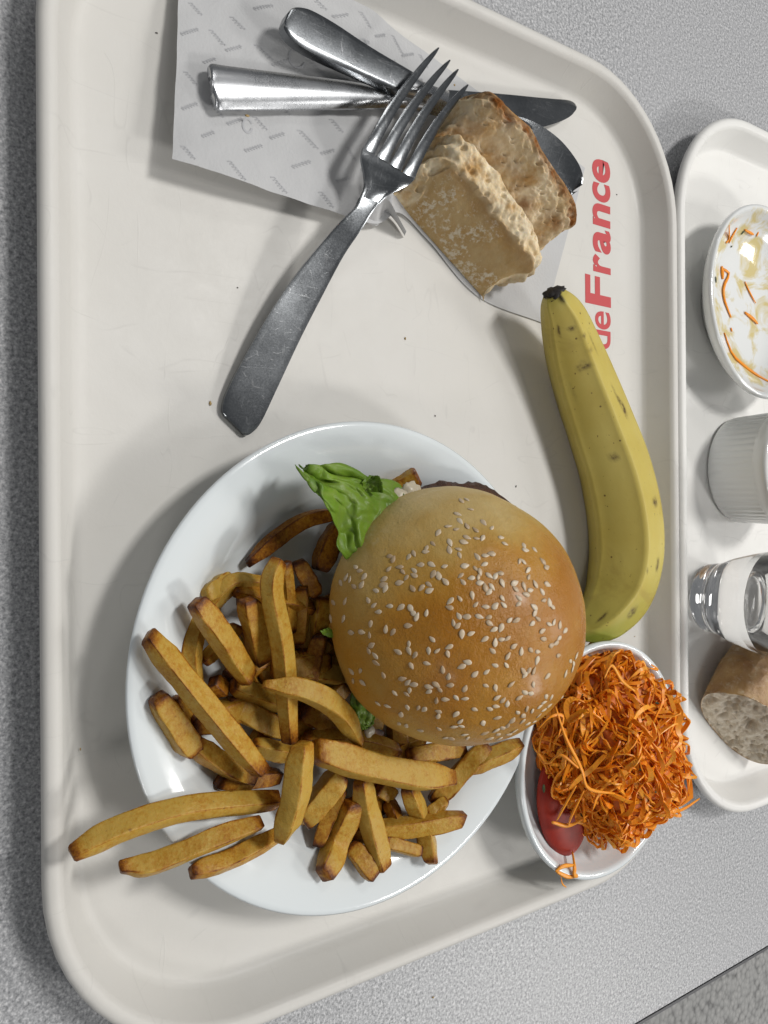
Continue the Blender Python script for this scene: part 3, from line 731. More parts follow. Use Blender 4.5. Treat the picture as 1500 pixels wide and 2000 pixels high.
for a, b in SEEDS[:298]:
    px, py = 560 + a / 2.419, 880 + b / 2.419
    hit, nr, _, _ = bun_tree.ray_cast(Vector(CAM), Vector(ray(px, py)))
    if hit is None: continue
    if nr.dot(Vector(ray(px, py))) > 0: nr = -nr
    o = link_mesh('sesame_seed', seed_me, bun)
    q = nr.to_track_quat('Z', 'X').to_matrix().to_4x4() @ Matrix.Rotation(rs.uniform(0, 6.283), 4, 'Z') @ Matrix.Rotation(rs.uniform(-.25, .25), 4, 'X')
    s = rs.uniform(0.90, 1.25)
    o.matrix_local = Matrix.Translation(hit + nr * 0.00010 - Vector(WL[burger.name])) @ q @ Matrix.Diagonal((s, s * rs.uniform(.95, 1.25), s * 0.75, 1))
def disc(name, cx, cy, z0, z1, r, amp, mat, tx=0, ty=0, n=120, fr=30):
    V = []; prof = []
    for k in range(13):
        a = -math.pi / 2 + math.pi * k / 12
        prof.append((r - (z1 - z0) / 2 * (1 - math.cos(a)) , (z0 + z1) / 2 + (z1 - z0) / 2 * math.sin(a)))
    for k, (rr, z) in enumerate(prof):
        for j in range(n):
            a = 2 * math.pi * j / n; p = (math.cos(a) * rr, math.sin(a) * rr, z)
            q = rr + amp * fbm(p, fr, 2) + amp * 0.7 * fbm(p, fr * 4, 4)
            x, y = math.cos(a) * q, math.sin(a) * q
            V.append((cx + x, cy + y, z + tx * x + ty * y + amp * 0.3 * fbm(p, 200, 2)))
    F = grid_faces(13, n, True); F.append(tuple(range(n - 1, -1, -1))); F.append(tuple(12 * n + j for j in range(n)))
    return recalc(obj(name, V, F, mat, burger))
disc('bottom_bun', BX + 0.001, BY + 0.008, 0.0086, 0.0270, 0.047, 0.0012, M_BUN, n=90)
pt = at(893, 937, 0.043); pb = at(850, 1466, 0.036)
disc('meat_patty', BX - 0.0010, BY + 0.0120, 0.0285, 0.0425, (pb[0] - pt[0]) / 2 - 0.0030, 0.0028, M_MEAT, 0.05, 0.12, 150, 45)
def blob(name, px, py, z, r, mat, parent, sq=0.5, sd=0):
    c = at(px, py, z); V = []
    for i in range(15):
        ph = -math.pi / 2 + math.pi * i / 14
        for j in range(22):
            a = 2 * math.pi * j / 22; u = (math.cos(ph) * math.cos(a), math.cos(ph) * math.sin(a), math.sin(ph))
            k = r * (1 + 0.30 * fbm((u[0] + sd, u[1], u[2]), 1.3, 3))
            V.append(c + np.array(u) * k * [1, 1, sq])
    return recalc(obj(name, V, grid_faces(15, 22, True), mat, parent))
for k, (a, b, z, r) in enumerate([(802, 964, .0380, .0050), (780, 976, .040, .0048), (722, 1428, .032, .0025)]):
    blob('sauce_drip', a, b, z, r, M_SAUCE, burger, 0.45, k * 3.3)
def leaf(name, lo, up, zf, ruf, parent, n=64, mm=64, sd=0.0, wob_=20):
    Lc = catmull([np.array([a, b, 0.0]) for a, b in lo], n); Uc = catmull([np.array([a, b, 0.0]) for a, b in up], n)
    V = []
    for i in range(n):
        for j in range(mm):
            s, t_ = j / (mm - 1), i / (n - 1)
            q = Lc[i] * (1 - s) + Uc[i] * s
            e = max(abs(2 * s - 1) ** 2.5, (1 - t_) ** 2.5) * (1 - 0.5 * t_) + 0.12
            z = zf(t_, s) + ruf * e * (math.sin(s * 13 + t_ * 5 + sd + 3 * nz(s * 2.5, t_ * 2.5, 8)) * 0.8 + 1.0 * nz(s * 5 + sd, t_ * 5, 1.3)) + ruf * 0.75 * nz(s * 3.2, t_ * 3.2, sd + 4) + ruf * 0.35 * abs(nz(s * 8, t_ * 8, sd + 2)) + 0.0009 * fbm((s, t_, sd), 9, 2)
            wob = wob_ * e * nz(s * 7 + 5 + sd, t_ * 7, 4.0)
            V.append(at(q[0] + wob, q[1] + wob_ * e * nz(s * 7, t_ * 7 + sd, 9.0), z))
    o = obj(name, V, grid_faces(n, mm), M_LETTUCE, parent)
    md = o.modifiers.new('thickness', 'SOLIDIFY'); md.thickness = 0.0003
    return o
leaf('lettuce_leaf', [(590, 922), (606, 950), (632, 982), (652, 1022), (664, 1075), (690, 1110)], [(598, 910), (662, 914), (738, 932), (792, 962), (790, 1000), (770, 1060)],
     lambda t_, s: 0.045 + 0.004 * (1 - t_) - 0.010 * s * (1 - t_), 0.0042, burger)
leaf('lettuce_leaf', [(690, 1340), (684, 1370), (690, 1400), (708, 1425)], [(740, 1370), (735, 1395), (728, 1415), (716, 1424)], lambda t_, s: 0.034, 0.0012, burger, 20, 18, 2.0, 4)
leaf('lettuce_leaf', [(625, 1232), (632, 1240), (650, 1246)], [(640, 1226), (650, 1230), (668, 1236)], lambda t_, s: 0.040, 0.0006, burger, 10, 10, 3.0, 2)
leaf('lettuce_leaf', [(712, 960), (708, 942), (722, 928)], [(746, 962), (748, 944), (740, 930)], lambda t_, s: 0.044 + 0.006 * s * s, 0.0008, burger, 18, 18, 5.0, 3)

# ------------------------------------------------------------------ fries
FR = []
PIN = [(0.0, .0078), (0.066, .0085), (0.0715, .0100), (0.0755, .0135), (0.082, .0205), (0.092, .0258), (0.1036, .0285), (0.108, .0285), (0.112, .010)]
def rest(p, wm):
    """lift a point of a fry until it lies on the plate instead of in it"""
    px, py, z = p
    for _ in range(6):
        q = at(px, py, z); need = np.interp(math.hypot(q[0] - PC[0], q[1] - PC[1]), [a for a, b in PIN], [b for a, b in PIN]) + wm * 0.46
        if z < need: z = need
    return at(px, py, z)
def fry(pts, wpx, brown, label, roll=None, tip=0.62, taper=(0.8, 0.8), asp=0.85):
    rr = random.Random(hash(label) % 1000003 if False else sum(map(ord, label)) * 31 + len(FR) * 7)
    wm = wpx * mpp(at(*pts[0]))
    P = catmull([rest(p, wm) for p in pts], 22)
    # pull the ends slightly apart so that rounding does not shorten it
    n, k = len(P), 20; T, S, N_ = frames(P)
    roll = rr.uniform(-0.8, 0.8) if roll is None else roll
    wd = wpx * np.mean([mpp(p) for p in P]) / (abs(math.cos(roll)) + asp * abs(math.sin(roll))) * 1.0
    twist = rr.uniform(-0.25, 0.25); sd = rr.uniform(0, 50)
    V, bw = [], []
    sl0, sl1 = rr.uniform(-.35, .35), rr.uniform(-.35, .35)
    for i in range(n):
        t_ = i / (n - 1); ends = min(t_, 1 - t_)
        tap = (taper[0] + (1 - taper[0]) * smooth01(0, 0.22, t_)) * (taper[1] + (1 - taper[1]) * smooth01(1, 0.78, t_))
        rnd = 1 if ends > 0.03 else 0.93
        for j in range(k):
            a = 2 * math.pi * (j + 0.5) / k
            cs, sn = math.cos(a), math.sin(a)
            e = 0.085
            x = math.copysign(abs(cs) ** (2 * e), cs); y = math.copysign(abs(sn) ** (2 * e), sn)
            x, y = x * wd / 2, y * wd / 2 * asp
            corner = abs(math.sin(2 * a)) ** 5
            g = 1 + 0.13 * nz(t_ * 4 + sd, cs, sn) + 0.05 * nz(t_ * 14 + sd, cs * 2, sn * 2) 
            x, y = x * tap * rnd * g, y * tap * rnd * g
            ro = roll + twist * t_; X = x * math.cos(ro) - y * math.sin(ro); Y = x * math.sin(ro) + y * math.cos(ro)
            p = P[i] + S[i] * X + N_[i] * Y
            sk = (sl0 * (1 - smooth01(0, .15, t_)) - sl1 * smooth01(.85, 1, t_)) * X
            p = p + T[i] * sk
            V.append(p)
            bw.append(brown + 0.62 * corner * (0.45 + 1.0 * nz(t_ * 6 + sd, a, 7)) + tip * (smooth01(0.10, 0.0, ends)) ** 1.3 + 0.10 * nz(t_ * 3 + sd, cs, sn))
    F = grid_faces(n, k, True)
    for end, i0 in ((0, 0), (1, (n - 1) * k)):
        c = np.mean(V[i0:i0 + k], axis=0); tdir = -T[0] if end == 0 else T[-1]
        ring = len(V)
        for j in range(k): V.append(c + (np.array(V[i0 + j]) - c) * 0.80 + tdir * wd * 0.075); bw.append(brown + tip * 0.8)
        V.append(c + tdir * wd * 0.085); bw.append(brown + tip * 0.45)
        for j in range(k):
            j2 = (j + 1) % k
            F.append((i0 + j, i0 + j2, ring + j2, ring + j)); F.append((ring + j, ring + j2, ring + k))
    V = np.array(V); V[:, 2] = np.maximum(V[:, 2], FLOOR + 0.0005)
    o = obj('french_fry', V, F, M_FRY, attr={'brown': bw}); recalc(o)
    tag(o, label, 'fry', 'french fries heaped on the plate'); FR.append(o); return o
B, MI, UP, TP = .0135, .0215, .0305, .0385
FRIES = [
 # lowest layer first
 ([(513, 1140, .020), (452, 1142, .019), (401, 1200, .018), (376, 1270, .016), (384, 1345, .014)], 44, .08, 'pale bent fry curving along the upper left side of the pile', None, .25),
 ([(402, 1162, .012), (448, 1128, .012)], 38, .0, 'short broken pale fry end lying flat at upper left of the pile', None, .15),
 ([(309, 1362, .016), (344, 1420, .015), (376, 1470, .014)], 46, .15, 'fry with browned square end at the left of the pile, under the long one'),
 ([(345, 1362, .022), (385, 1446, .020)], 32, .25, 'thin fry tucked beside the left square-ended fry, mostly covered'),
 ([(378, 1452, .023), (436, 1492, .023), (496, 1520, .021)], 48, .22, 'stubby brown-ended fry below the long diagonal fry at left'),
 ([(426, 1525, .014), (545, 1516, .014)], 40, .42, 'dark brown fry low in the pile, above the two overhanging fries'),
 ([(398, 1292, .016), (465, 1222, .017)], 36, .15, 'pale fry in the gap behind the upper left diagonal fries'),
 ([(455, 1338, .021), (560, 1378, .021)], 44, .12, 'yellow fry running under the crossing point in mid pile, upper of two'),
 ([(445, 1376, .018), (560, 1430, .019)], 46, .14, 'yellow fry running under the crossing point in mid pile, lower of two'),
 ([(575, 1308, .020), (680, 1322, .021)], 42, .08, 'pale fry pointing under the bun at mid left of the bun'),
 ([(590, 1386, .018), (670, 1432, .018)], 46, .30, 'browned fry lying beneath the curved fry near the bun'),
 ([(494, 1458, .024), (572, 1474, .024)], 44, .06, 'pale fry behind the lower end of the tall upright fry'),
 ([(592, 1444, .021), (690, 1446, .022), (776, 1468, .021)], 46, .20, 'fry lying just above the big pale fry, below the burger'),
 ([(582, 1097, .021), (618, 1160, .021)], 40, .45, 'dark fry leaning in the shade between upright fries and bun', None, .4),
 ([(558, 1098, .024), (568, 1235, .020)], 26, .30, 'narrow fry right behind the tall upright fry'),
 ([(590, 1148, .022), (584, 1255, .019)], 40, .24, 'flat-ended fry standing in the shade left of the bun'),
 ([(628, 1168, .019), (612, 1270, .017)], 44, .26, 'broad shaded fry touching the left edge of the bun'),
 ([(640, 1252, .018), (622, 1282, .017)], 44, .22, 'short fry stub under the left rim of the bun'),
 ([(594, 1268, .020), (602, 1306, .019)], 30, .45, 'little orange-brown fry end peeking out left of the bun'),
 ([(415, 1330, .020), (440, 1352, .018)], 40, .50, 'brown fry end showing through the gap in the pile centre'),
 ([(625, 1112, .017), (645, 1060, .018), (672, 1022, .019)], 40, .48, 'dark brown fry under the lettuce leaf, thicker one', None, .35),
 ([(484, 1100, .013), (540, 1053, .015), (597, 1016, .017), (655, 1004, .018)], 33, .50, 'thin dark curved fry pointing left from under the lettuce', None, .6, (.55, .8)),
 ([(735, 972, .020), (775, 952, .021), (815, 930, .022)], 34, .25, 'fry wedge poking out behind the lettuce at the top of the plate', None, .5, (.9, 1.0)),
 ([(903, 1600, .014), (790, 1617, .015), (690, 1628, .016)], 40, .15, 'fry lying across the bottom of the plate, its tip pointing right', None, .5),
 ([(752, 1644, .0125), (822, 1664, .0125)], 28, .20, 'thin fry under the crossing fries near the bottom rim'),
 ([(686, 1650, .0155), (731, 1712, .0155)], 36, .26, 'short dark fry lowest at the bottom of the plate'),
 ([(1014, 1458, .020), (965, 1478, .019), (915, 1500, .018)], 42, .18, 'blunt fry pointing right towards the carrot bowl'),
 ([(905, 1462, .022), (800, 1476, .021)], 42, .22, 'mottled fry tucked under the lower edge of the bun'),
 ([(872, 1565, .015), (835, 1590, .015)], 30, .16, 'short fry beneath the fry that slants left from the bun'),
 ([(758, 1560, .018), (780, 1616, .015)], 32, .48, 'small reddish-brown fry end in the lower gap of the pile'),
 ([(738, 1540, .020), (768, 1552, .018)], 30, .20, 'tiny fry stub below the big pale fry'),
 ([(560, 1562, .018), (600, 1600, .016)], 40, .30, 'fry hidden behind the upright fry at lower centre'),
 # middle
 ([(375, 1702, .0325), (452, 1678, .0290), (548, 1628, .0250)], 42, .22, 'fry with ragged dark end lying at the lower left plate rim', None, .55),
 ([(668, 1512, .030), (632, 1555, .027), (594, 1600, .023)], 52, .10, 'yellow fry slanting down left from under the big pale fry'),
 ([(668, 1540, .026), (645, 1590, .022), (621, 1650, .018)], 36, .28, 'narrow dark-edged fry pointing down, left of the lower fan'),
 ([(690, 1566, .028), (660, 1640, .022), (633, 1708, .018)], 43, .12, 'golden grainy fry slanting to the lower left of the fan'),
 ([(704, 1520, .032), (722, 1600, .027), (748, 1696, .020)], 50, .02, 'pale yellow fry pointing down in the middle of the lower fan', 0.5),
 ([(795, 1535, .031), (824, 1605, .026), (842, 1684, .021)], 47, .10, 'salted golden fry at the right of the lower fan', 0.6),
 ([(950, 1455, .030), (900, 1510, .027), (845, 1568, .022)], 46, .18, 'fry slanting left from the lower rim of the bun'),
 ([(484, 1172, .031), (497, 1220, .028), (512, 1292, .023)], 44, .26, 'short upright fry between the two tall upper fries'),
 ([(383, 1176, .033), (432, 1245, .031), (486, 1325, .027)], 52, .16, 'upper left diagonal fry with brown blunt end', 0.35),
 # top
 ([(142, 1666, .0345), (232, 1620, .0330), (364, 1580, .0305), (540, 1562, .0290)], 54, .05, 'longest fry overhanging the plate rim, brown end over the tray edge', 0.75, .6, (.72, .9)),
 ([(236, 1694, .0320), (307, 1684, .0330), (408, 1642, .0340), (508, 1606, .0330)], 50, .14, 'wedge fry overhanging the plate rim below the longest fry', 0.7, .5, (.6, .75)),
 ([(545, 1096, .036), (531, 1150, .0365), (552, 1262, .036), (567, 1448, .033)], 46, .08, 'tall upright fry crossing the centre of the pile', 0.5),
 ([(290, 1242, .036), (381, 1353, .038), (510, 1508, .037)], 54, .13, 'long diagonal fry at left reaching over the plate rim', 0.55),
 ([(518, 1336, .038), (597, 1349, .0405), (663, 1389, .040), (704, 1452, .036)], 46, .10, 'curved tapering fry arching towards the bun', 0.3, .35, (.45, .5)),
 ([(590, 1455, .043), (576, 1556, .042), (550, 1640, .039)], 66, .02, 'thick pale fry pointing down on top of the pile', 0.6, .30, (.8, .55)),
 ([(618, 1466, .038), (699, 1490, .039), (803, 1514, .038), (884, 1520, .036)], 62, .07, 'big pale yellow fry lying level below the burger', 0.35, .45, (.85, .6)),
]
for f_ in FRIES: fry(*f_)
rf = random.Random(21)
def buried(n, xr, yr, zr, label):
    for k in range(n):
        a, b = rf.uniform(*xr), rf.uniform(*yr); an = rf.uniform(0, 3.14); l = rf.uniform(50, 85); z = rf.uniform(*zr)
        fry([(a - l * math.cos(an), b - l * math.sin(an), z + rf.uniform(-.002, .002)), (a + l * math.cos(an), b + l * math.sin(an), z + rf.uniform(-.002, .002))], rf.uniform(38, 48), rf.uniform(.12, .42), label)
buried(15, (430, 780), (1290, 1585), (.0120, .0140), 'fry buried at the bottom of the heap, nearly hidden by other fries')
buried(8, (520, 655), (1150, 1420), (.0165, .0225), 'fry wedged in the shade between the upright fries and the bun')
# ------------------------------------------------------------------ carrot salad and tomato
HC = at(1222, 1482, 0.040); HS = np.array([0.0495, 0.0470, 0.0355])
HC = np.array([HC[0], HC[1], 0.0230])
salad = thing('carrot_salad', 'heap of orange grated carrot with herb flecks in the white bowl', 'salad', (HC[0], HC[1], 0.010))
def heap(u):
    k = 1 + 0.17 * fbm((u[0] + 3, u[1], u[2]), 2.6, 3)
    k *= 1 - 0.30 * max(0.0, 0.62 * u[0] - 0.78 * u[1]) ** 2.2
    return HC + np.array(u) * HS * k
V = []
for i in range(30):
    ph = -0.35 + (math.pi / 2 + 0.35 - 0.02) * i / 29
    for j in range(60):
        a = 2 * math.pi * j / 60; V.append(HC + (heap((math.cos(ph) * math.cos(a), math.cos(ph) * math.sin(a), math.sin(ph))) - HC) * 0.975)
F = grid_faces(30, 60, True); F.append(tuple(range(59, -1, -1))); F.append(tuple(29 * 60 + j for j in range(60)))
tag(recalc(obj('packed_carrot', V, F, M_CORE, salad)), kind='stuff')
rc = random.Random(5)
def strand(start_u, head, length, lift, rad, curl):
    """a shred of carrot wandering over the heap; returns verts and faces"""
    u = np.array(start_u) / np.linalg.norm(start_u); path = []; n = 14; sd = rc.uniform(0, 90)
    h = np.cross(u, head); h /= np.linalg.norm(h) + 1e-9; ang = 0
    for i in range(n):
        t_ = i / (n - 1)
        l = lift * math.sin(math.pi * (0.08 + 0.9 * t_)) + 0.0014 * nz(t_ * 3 + sd, 1, 2)
        path.append(heap(u) + (u * HS / np.linalg.norm(u * HS)) * (l - 0.0012))
        ang = curl * 0.22 + 0.5 * nz(t_ * 4 + sd, 5, 1)
        R_ = Matrix.Rotation(ang, 3, Vector(u)); h = np.array(R_ @ Vector(h))
        u = u + h * (length / n / 0.045); u /= np.linalg.norm(u)
        if u[2] < -0.15: u[2] = -0.15
        h = h - u * (h @ u); h /= np.linalg.norm(h) + 1e-9
    path = np.array(path); T, S, N_ = frames(path, (0.3, 0.2, 0.93)); V = []
    for i in range(n):
        t_ = i / (n - 1); r = rad * (0.45 + 0.55 * math.sin(math.pi * min(1, 0.1 + 0.85 * t_))); tw = sd + t_ * 2.2
        c, s = math.cos(tw), math.sin(tw)
        for x, y in ((1.25, .38), (-1.25, .38), (-1.25, -.38), (1.25, -.38)):
            V.append(path[i] + (S[i] * (x * c - y * s) + N_[i] * (x * s + y * c)) * r)
    F = grid_faces(n, 4, True); F.append((3, 2, 1, 0)); F.append(tuple((n - 1) * 4 + j for j in range(4)))
    return V, F
def rand_dir():
    while True:
        u = np.array([rc.uniform(-1, 1), rc.uniform(-1, 1), rc.uniform(-0.12, 1)])
        if 0.1 < np.linalg.norm(u) < 1: return u
def rstrand(short=False):
    return strand(rand_dir(), np.array([rc.gauss(0, 1), rc.gauss(0, 1), rc.gauss(0, 1)]), rc.uniform(.010, .022) if short else rc.uniform(.020, .046),
                  rc.choice([rc.uniform(0.0004, 0.0035), rc.uniform(0.0004, 0.0035), rc.uniform(0.003, 0.0085)]), rc.uniform(.00055, .00115), rc.gauss(0, 0.6))
VV, FF, TT = [], [], []
for k in range(650):
    V, F = rstrand(True); o_ = len(VV); VV += list(V); FF += [tuple(i + o_ for i in f) for f in F]; TT += [rc.random()] * len(V)
tag(recalc(obj('fine_carrot_shreds', VV, FF, M_CARROT, salad, smooth=False, attr={'tone': TT})), kind='stuff')
for k in range(270):
    V, F = rstrand(); tn_ = rc.random()
    recalc(obj('carrot_shred', V, F, M_CARROT, salad, attr={'tone': [tn_] * len(V)}, sharp=50))
# free shreds: loops that stand out from the heap
def tube(name, pts, r, mat, parent, tone=0.6, flat=0.5, n=18):
    P = catmull(pts, n); T, S, N_ = frames(P, (0.1, 0.2, 0.97)); V = []
    for i in range(n):
        rr = r * (0.4 + 0.6 * math.sin(math.pi * min(1, 0.08 + 0.86 * i / (n - 1))))
        for j in range(6):
            a = 2 * math.pi * j / 6; V.append(P[i] + S[i] * math.cos(a) * rr + N_[i] * math.sin(a) * rr * flat)
    F = grid_faces(n, 6, True); F.append(tuple(range(5, -1, -1))); F.append(tuple((n - 1) * 6 + j for j in range(6)))
    return recalc(obj(name, V, F, mat, parent, attr={'tone': [tone] * len(V)}))
for pts, r in [([(1085, 1380, .052), (1105, 1440, .056), (1135, 1500, .058), (1150, 1540, .056), (1200, 1550, .054)], .0011),
               ([(1050, 1425, .046), (1075, 1400, .052), (1100, 1400, .053), (1090, 1440, .052)], .0009),
               ([(1050, 1470, .042), (1070, 1490, .044), (1095, 1475, .050), (1130, 1500, .055)], .0010),
               ([(1180, 1325, .045), (1195, 1300, .047), (1215, 1330, .048), (1240, 1350, .050)], .0010),
               ([(1235, 1320, .042), (1255, 1292, .040), (1262, 1318, .041), (1250, 1330, .042)], .0009),
               ([(1300, 1592, .034), (1335, 1580, .030), (1366, 1560, .028)], .0011),
               ([(1125, 1535, .046), (1102, 1575, .0385), (1088, 1602, .0320)], .0012), ([(1140, 1545, .047), (1118, 1590, .038), (1110, 1612, .0315)], .0012),
               ([(1078, 1606, .0300), (1112, 1612, .0310), (1150, 1592, .036)], .0012), 
               ([(1270, 1305, .038), (1285, 1308, .036), (1272, 1298, .037)], .0007),
               
               ([(1310, 1440, .035), (1336, 1444, .032), (1330, 1452, .031)], .0010)]:
    tube('carrot_shred', [at(*p) for p in pts], r, M_CARROT, salad, rc.uniform(.4, 1))
for k in range(26):
    u = rand_dir(); u /= np.linalg.norm(u); p = heap(u) + u * 0.0022; d = np.array([rc.gauss(0, 1), rc.gauss(0, 1), rc.gauss(0, .3)]); d /= np.linalg.norm(d)
    tube('herb_fleck', [p, p + d * 0.0015, p + d * rc.uniform(.002, .0038)], .0006, M_HERB, salad, n=5)
# shreds on the rim
dr_ = thing('carrot_scrap', 'scrap of grated carrot hanging over the near rim of the bowl', 'carrot', at(1105, 1695, 0.03), 'loose carrot scraps')
for pts, r in [([(1118, 1665, .024), (1122, 1690, .0305), (1122, 1708, .0312), (1128, 1712, .030)], .0016), ([(1120, 1690, .0308), (1100, 1692, .0312), (1085, 1702, .0305)], .0013), ([(1088, 1703, .0300), (1108, 1712, .0300), (1126, 1712, .0300)], .0012), ([(1095, 1706, .029), (1098, 1725, .026), (1106, 1733, .024)], .0005)]:
    tube('carrot_shred', [at(*p) for p in pts], r, M_CARROT, dr_, .8)
# tomato wedge: a segment of a sphere, skin towards the bowl wall
def tomato():
    c = at(1099, 1572, .0200); V = []; n, mm = 26, 30
    for i in range(n):
        ph = -1.1 + 2.2 * i / (n - 1)
        for j in range(mm):
            a = math.radians(-150 + 300 * j / (mm - 1))
            u = np.array([math.cos(ph) * 0.0285 * math.sin(a) * 1.0, -math.cos(a) * 0.0175, math.sin(ph) * 0.0060])
            u = np.array([u[0] , u[1] * math.cos(ph), u[2]])
            # lean the long side along the bowl wall
            an = math.radians(14); p = np.array([u[0] * math.cos(an) - u[1] * math.sin(an), u[0] * math.sin(an) + u[1] * math.cos(an), u[2]])
            V.append(c + p)
    F = grid_faces(n, mm)
    for i in range(n - 1): F.append((i * mm, (i + 1) * mm, (i + 1) * mm + mm - 1, i * mm + mm - 1))
    F.append(tuple(range(mm))); F.append(tuple((n - 1) * mm + j for j in range(mm)))
    o = recalc(obj('tomato_wedge', V, F, M_TOMATO)); tag(o, 'dark red tomato wedge lying in the bowl beside the grated carrot', 'tomato')
tomato()
hb = at(1062, 1540, .0285)
tube('herb_fleck', [hb + [-.002, 0, 0], hb, hb + [.002, 0.0003, 0]], .0012, M_HERB, salad, n=5)

# scraps in the emptied bowl
def bowl_z(p):
    r = math.hypot(p[0] - B2[0], p[1] - B2[1]) / (0.0635 / 0.063)
    for (r0, z0), (r1, z1) in zip([(0, .005), (.022, .0055), (.036, .0075), (.0455, .0115), (.0535, .0165)], [(.022, .0055), (.036, .0075), (.0455, .0115), (.0535, .0165), (.0600, BH)]):
        if r <= r1: return FLOOR + .0004 + z0 + (z1 - z0) * (r - r0) / (r1 - r0)
    return FLOOR + BH + .0004
def on_bowl(px, py):
    z = 0.012
    for _ in range(8): z = bowl_z(at(px, py, z))
    return at(px, py, z + 0.0006)
scr = [([(1424, 440), (1424, 465), (1418, 475)], .0010, 0), ([(1440, 445), (1430, 462), (1424, 475)], .0010, 0), ([(1455, 449), (1466, 455), (1472, 458)], .0011, 0), ([(1482, 450), (1478, 462)], .0010, 0),
       ([(1412, 525), (1424, 535), (1414, 560), (1415, 585), (1428, 620)], .0014, 0), ([(1410, 520), (1412, 545)], .0018, 0), ([(1455, 550), (1465, 572), (1476, 592)], .0008, 0), ([(1455, 610), (1470, 622), (1480, 632)], .0014, 0),
       ([(1415, 650), (1430, 690), (1455, 715), (1480, 733), (1502, 745)], .0012, 0), ([(1428, 640), (1430, 648)], .0008, 0), ([(1448, 458), (1455, 450)], .0006, 1), ([(1398, 540), (1399, 552)], .0006, 1), ([(1430, 480), (1428, 483)], .0006, 1)]
for k, (pts, r, hb_) in enumerate(scr):
    P = [on_bowl(*p) for p in pts]
    if len(P) == 2: P = [P[0], (P[0] + P[1]) / 2, P[1]]
    tube('herb_fleck' if hb_ else 'carrot_shred', P, r, M_HERB if hb_ else M_CARROT, b2, .5, n=10)

# ------------------------------------------------------------------ ramekin and glass on the second tray
RX, RY, RR = -0.0055, 0.2675, 0.0360
ram = thing('ramekin', 'white fluted ramekin filled with cream, between bowl and glass', 'ramekin', (RX, RY, FLOOR))
prof = [(RR - .004, FLOOR + .0006), (RR - .0010, FLOOR + .0008), (RR - .0003, FLOOR + .002)]
nfl = 3
for k in range(7): prof.append((RR + .0010 * k / 6, FLOOR + .0035 + .0285 * k / 6))
prof += [(RR + .0012, FLOOR + .0335), (RR + .0024, FLOOR + .0348), (RR + .0028, FLOOR + .0385), (RR + .0026, FLOOR + .0415), (RR + .0014, FLOOR + .0428), (RR - .0002, FLOOR + .0424), (RR - .0010, FLOOR + .040), (RR - .0022, FLOOR + .010), (RR - .008, FLOOR + .006), (.004, FLOOR + .006)]
def flute(k, a, z):
    return 0.00055 * abs(math.cos(a * 26)) - 0.0003 if 3 <= k <= 9 else 0.0
V, F = lathe(prof, RX, RY, 416, flute)
recalc(obj('ramekin_body', V, F, china('white_porcelain', (0.70, 0.71, 0.70)), ram))
V, F = lathe([(RR - .0011, FLOOR + .0372), (RR - .004, FLOOR + .0366), (RR * .5, FLOOR + .0365), (.003, FLOOR + .0366)], RX, RY, 64, cap0=False)
cr_ = obj('cream', V, F, M_CREAM); tag(cr_, 'pale cream dessert filling the fluted ramekin', 'dessert')
GX, GY = 0.0800, 0.2325
gl = thing('water_glass', 'clear tumbler of water with ringed thick base on the second tray', 'glass', (GX, GY, FLOOR))
gp = [(.004, .0008), (.0200, .0004), (.0220, .0016), (.0226, .0034), (.0225, .0050), (.0230, .0066), (.0229, .0084), (.0234, .0102), (.0235, .0120), (.0245, .0142), (.0275, .0220), (.0310, .0360), (.0338, .0520), (.0352, .0640), (.0360, .0760), (.0361, .0775), (.0354, .0782), (.0345, .0775),
      (.0336, .0640), (.0321, .0520), (.0292, .0360), (.0258, .0230), (.0222, .0130), (.0150, .0098), (.003, .0092)]
V, F = lathe([(r, FLOOR + z) for r, z in gp], GX, GY, 96)
recalc(obj('tumbler', V, F, M_GLASS, gl))
wp = [(.003, .00922), (.0150, .00982), (.02222, .01302), (.02582, .0230), (.02922, .0360), (.0306, .0440), (.0310, .0447), (.0304, .0442), (.015, .0440), (.002, .0440)]
V, F = lathe([(r, FLOOR + z) for r, z in wp], GX, GY, 96)
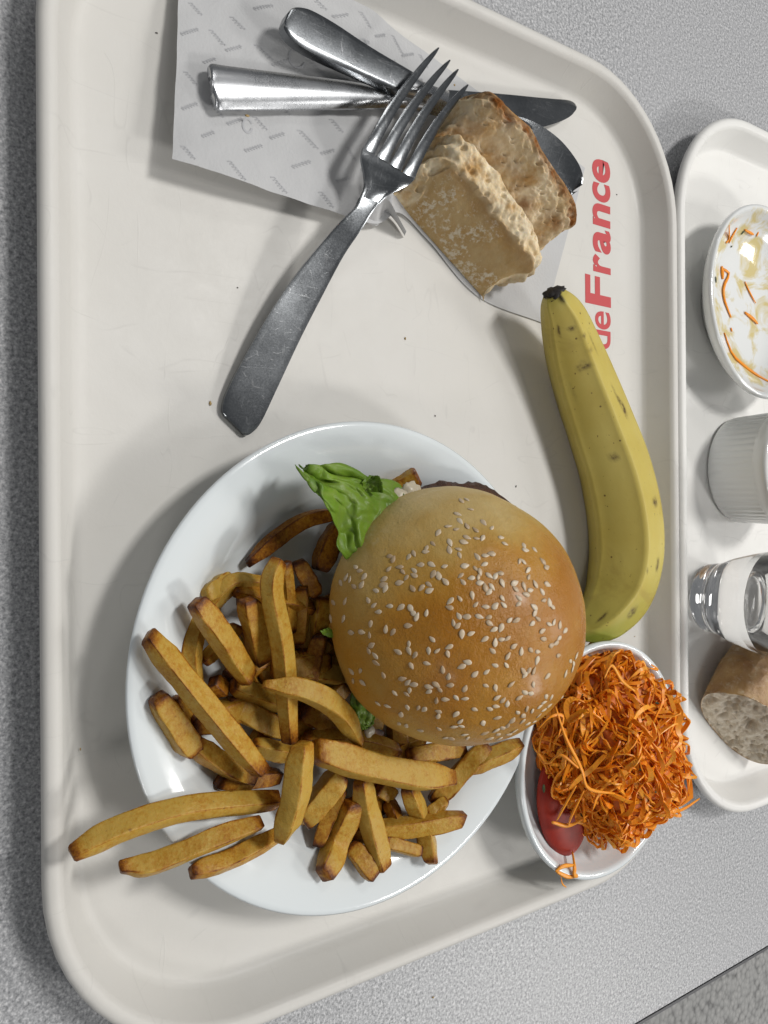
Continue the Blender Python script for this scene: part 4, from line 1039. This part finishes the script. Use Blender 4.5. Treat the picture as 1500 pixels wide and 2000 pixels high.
wt = recalc(obj('drinking_water', V, F, M_WATER)); tag(wt, 'clear water standing in the tumbler on the second tray', 'water')

# ------------------------------------------------------------------ crumbs and specks
def crumb(px, py, z, r, mat, label, sd):
    c = at(px, py, z + r * 0.4); V = []
    for i in range(6):
        ph = -math.pi / 2 + math.pi * i / 5
        for j in range(8):
            a = 2 * math.pi * j / 8; u = (math.cos(ph) * math.cos(a), math.cos(ph) * math.sin(a), math.sin(ph))
            V.append(c + np.array(u) * r * (1 + 0.9 * nz(u[0] + sd, u[1], u[2], 1.9)) * [1 + .5 * math.sin(sd * 5), 1 - .4 * math.sin(sd * 5), .45] * 0.62)
    o = recalc(obj('crumb', V, grid_faces(6, 8, True), mat)); tag(o, label, 'crumb', 'crumbs and specks')
crumb(482, 226, .0165, .0013, M_CRUMB, 'golden crumb on the napkin just below the spoon handle', 1)
crumb(846, 1948, 0, .0008, M_CRUMB, 'tiny brown crumb on the grey table below the tray', 2)
crumb(792, 661, FLOOR, .0009, M_CRUMB, 'small crumb on the tray between fork and bread shadow', 3)
crumb(411, 788, FLOOR, .0010, M_CRUMB, 'pale crumb on the tray left of the fork handle end', 4)
crumb(888, 166, FLOOR + .001, .0008, M_CRUMB, 'brown crumb on the napkin between the fork tine tips', 5)
crumb(1240, 1243, FLOOR, .0007, M_CRUMB, 'crumb on the tray floor just above the carrot bowl', 6)
crumb(464, 562, FLOOR, .0005, M_PEPPER, 'dark speck on the tray left of the fork handle', 7)
crumb(850, 812, FLOOR, .0006, M_PEPPER, 'dark speck on the tray just above the plate rim', 8)
crumb(1008, 950, FLOOR, .0007, M_PEPPER, 'dark speck on the tray beside the patty edge', 9)
crumb(1205, 380, FLOOR, .0006, M_PEPPER, 'dark speck on the tray right of the red letters', 10)
crumb(306, 64, FLOOR, .0007, M_PEPPER, 'dark speck on the tray left of the napkin', 11)
crumb(275, 1348, .026, .0005, M_PEPPER, 'brown fleck on the left plate rim', 12)
crumb(157, 1463, .0042, .0006, M_CRUMB, 'brown fleck at the foot of the left tray wall', 13)
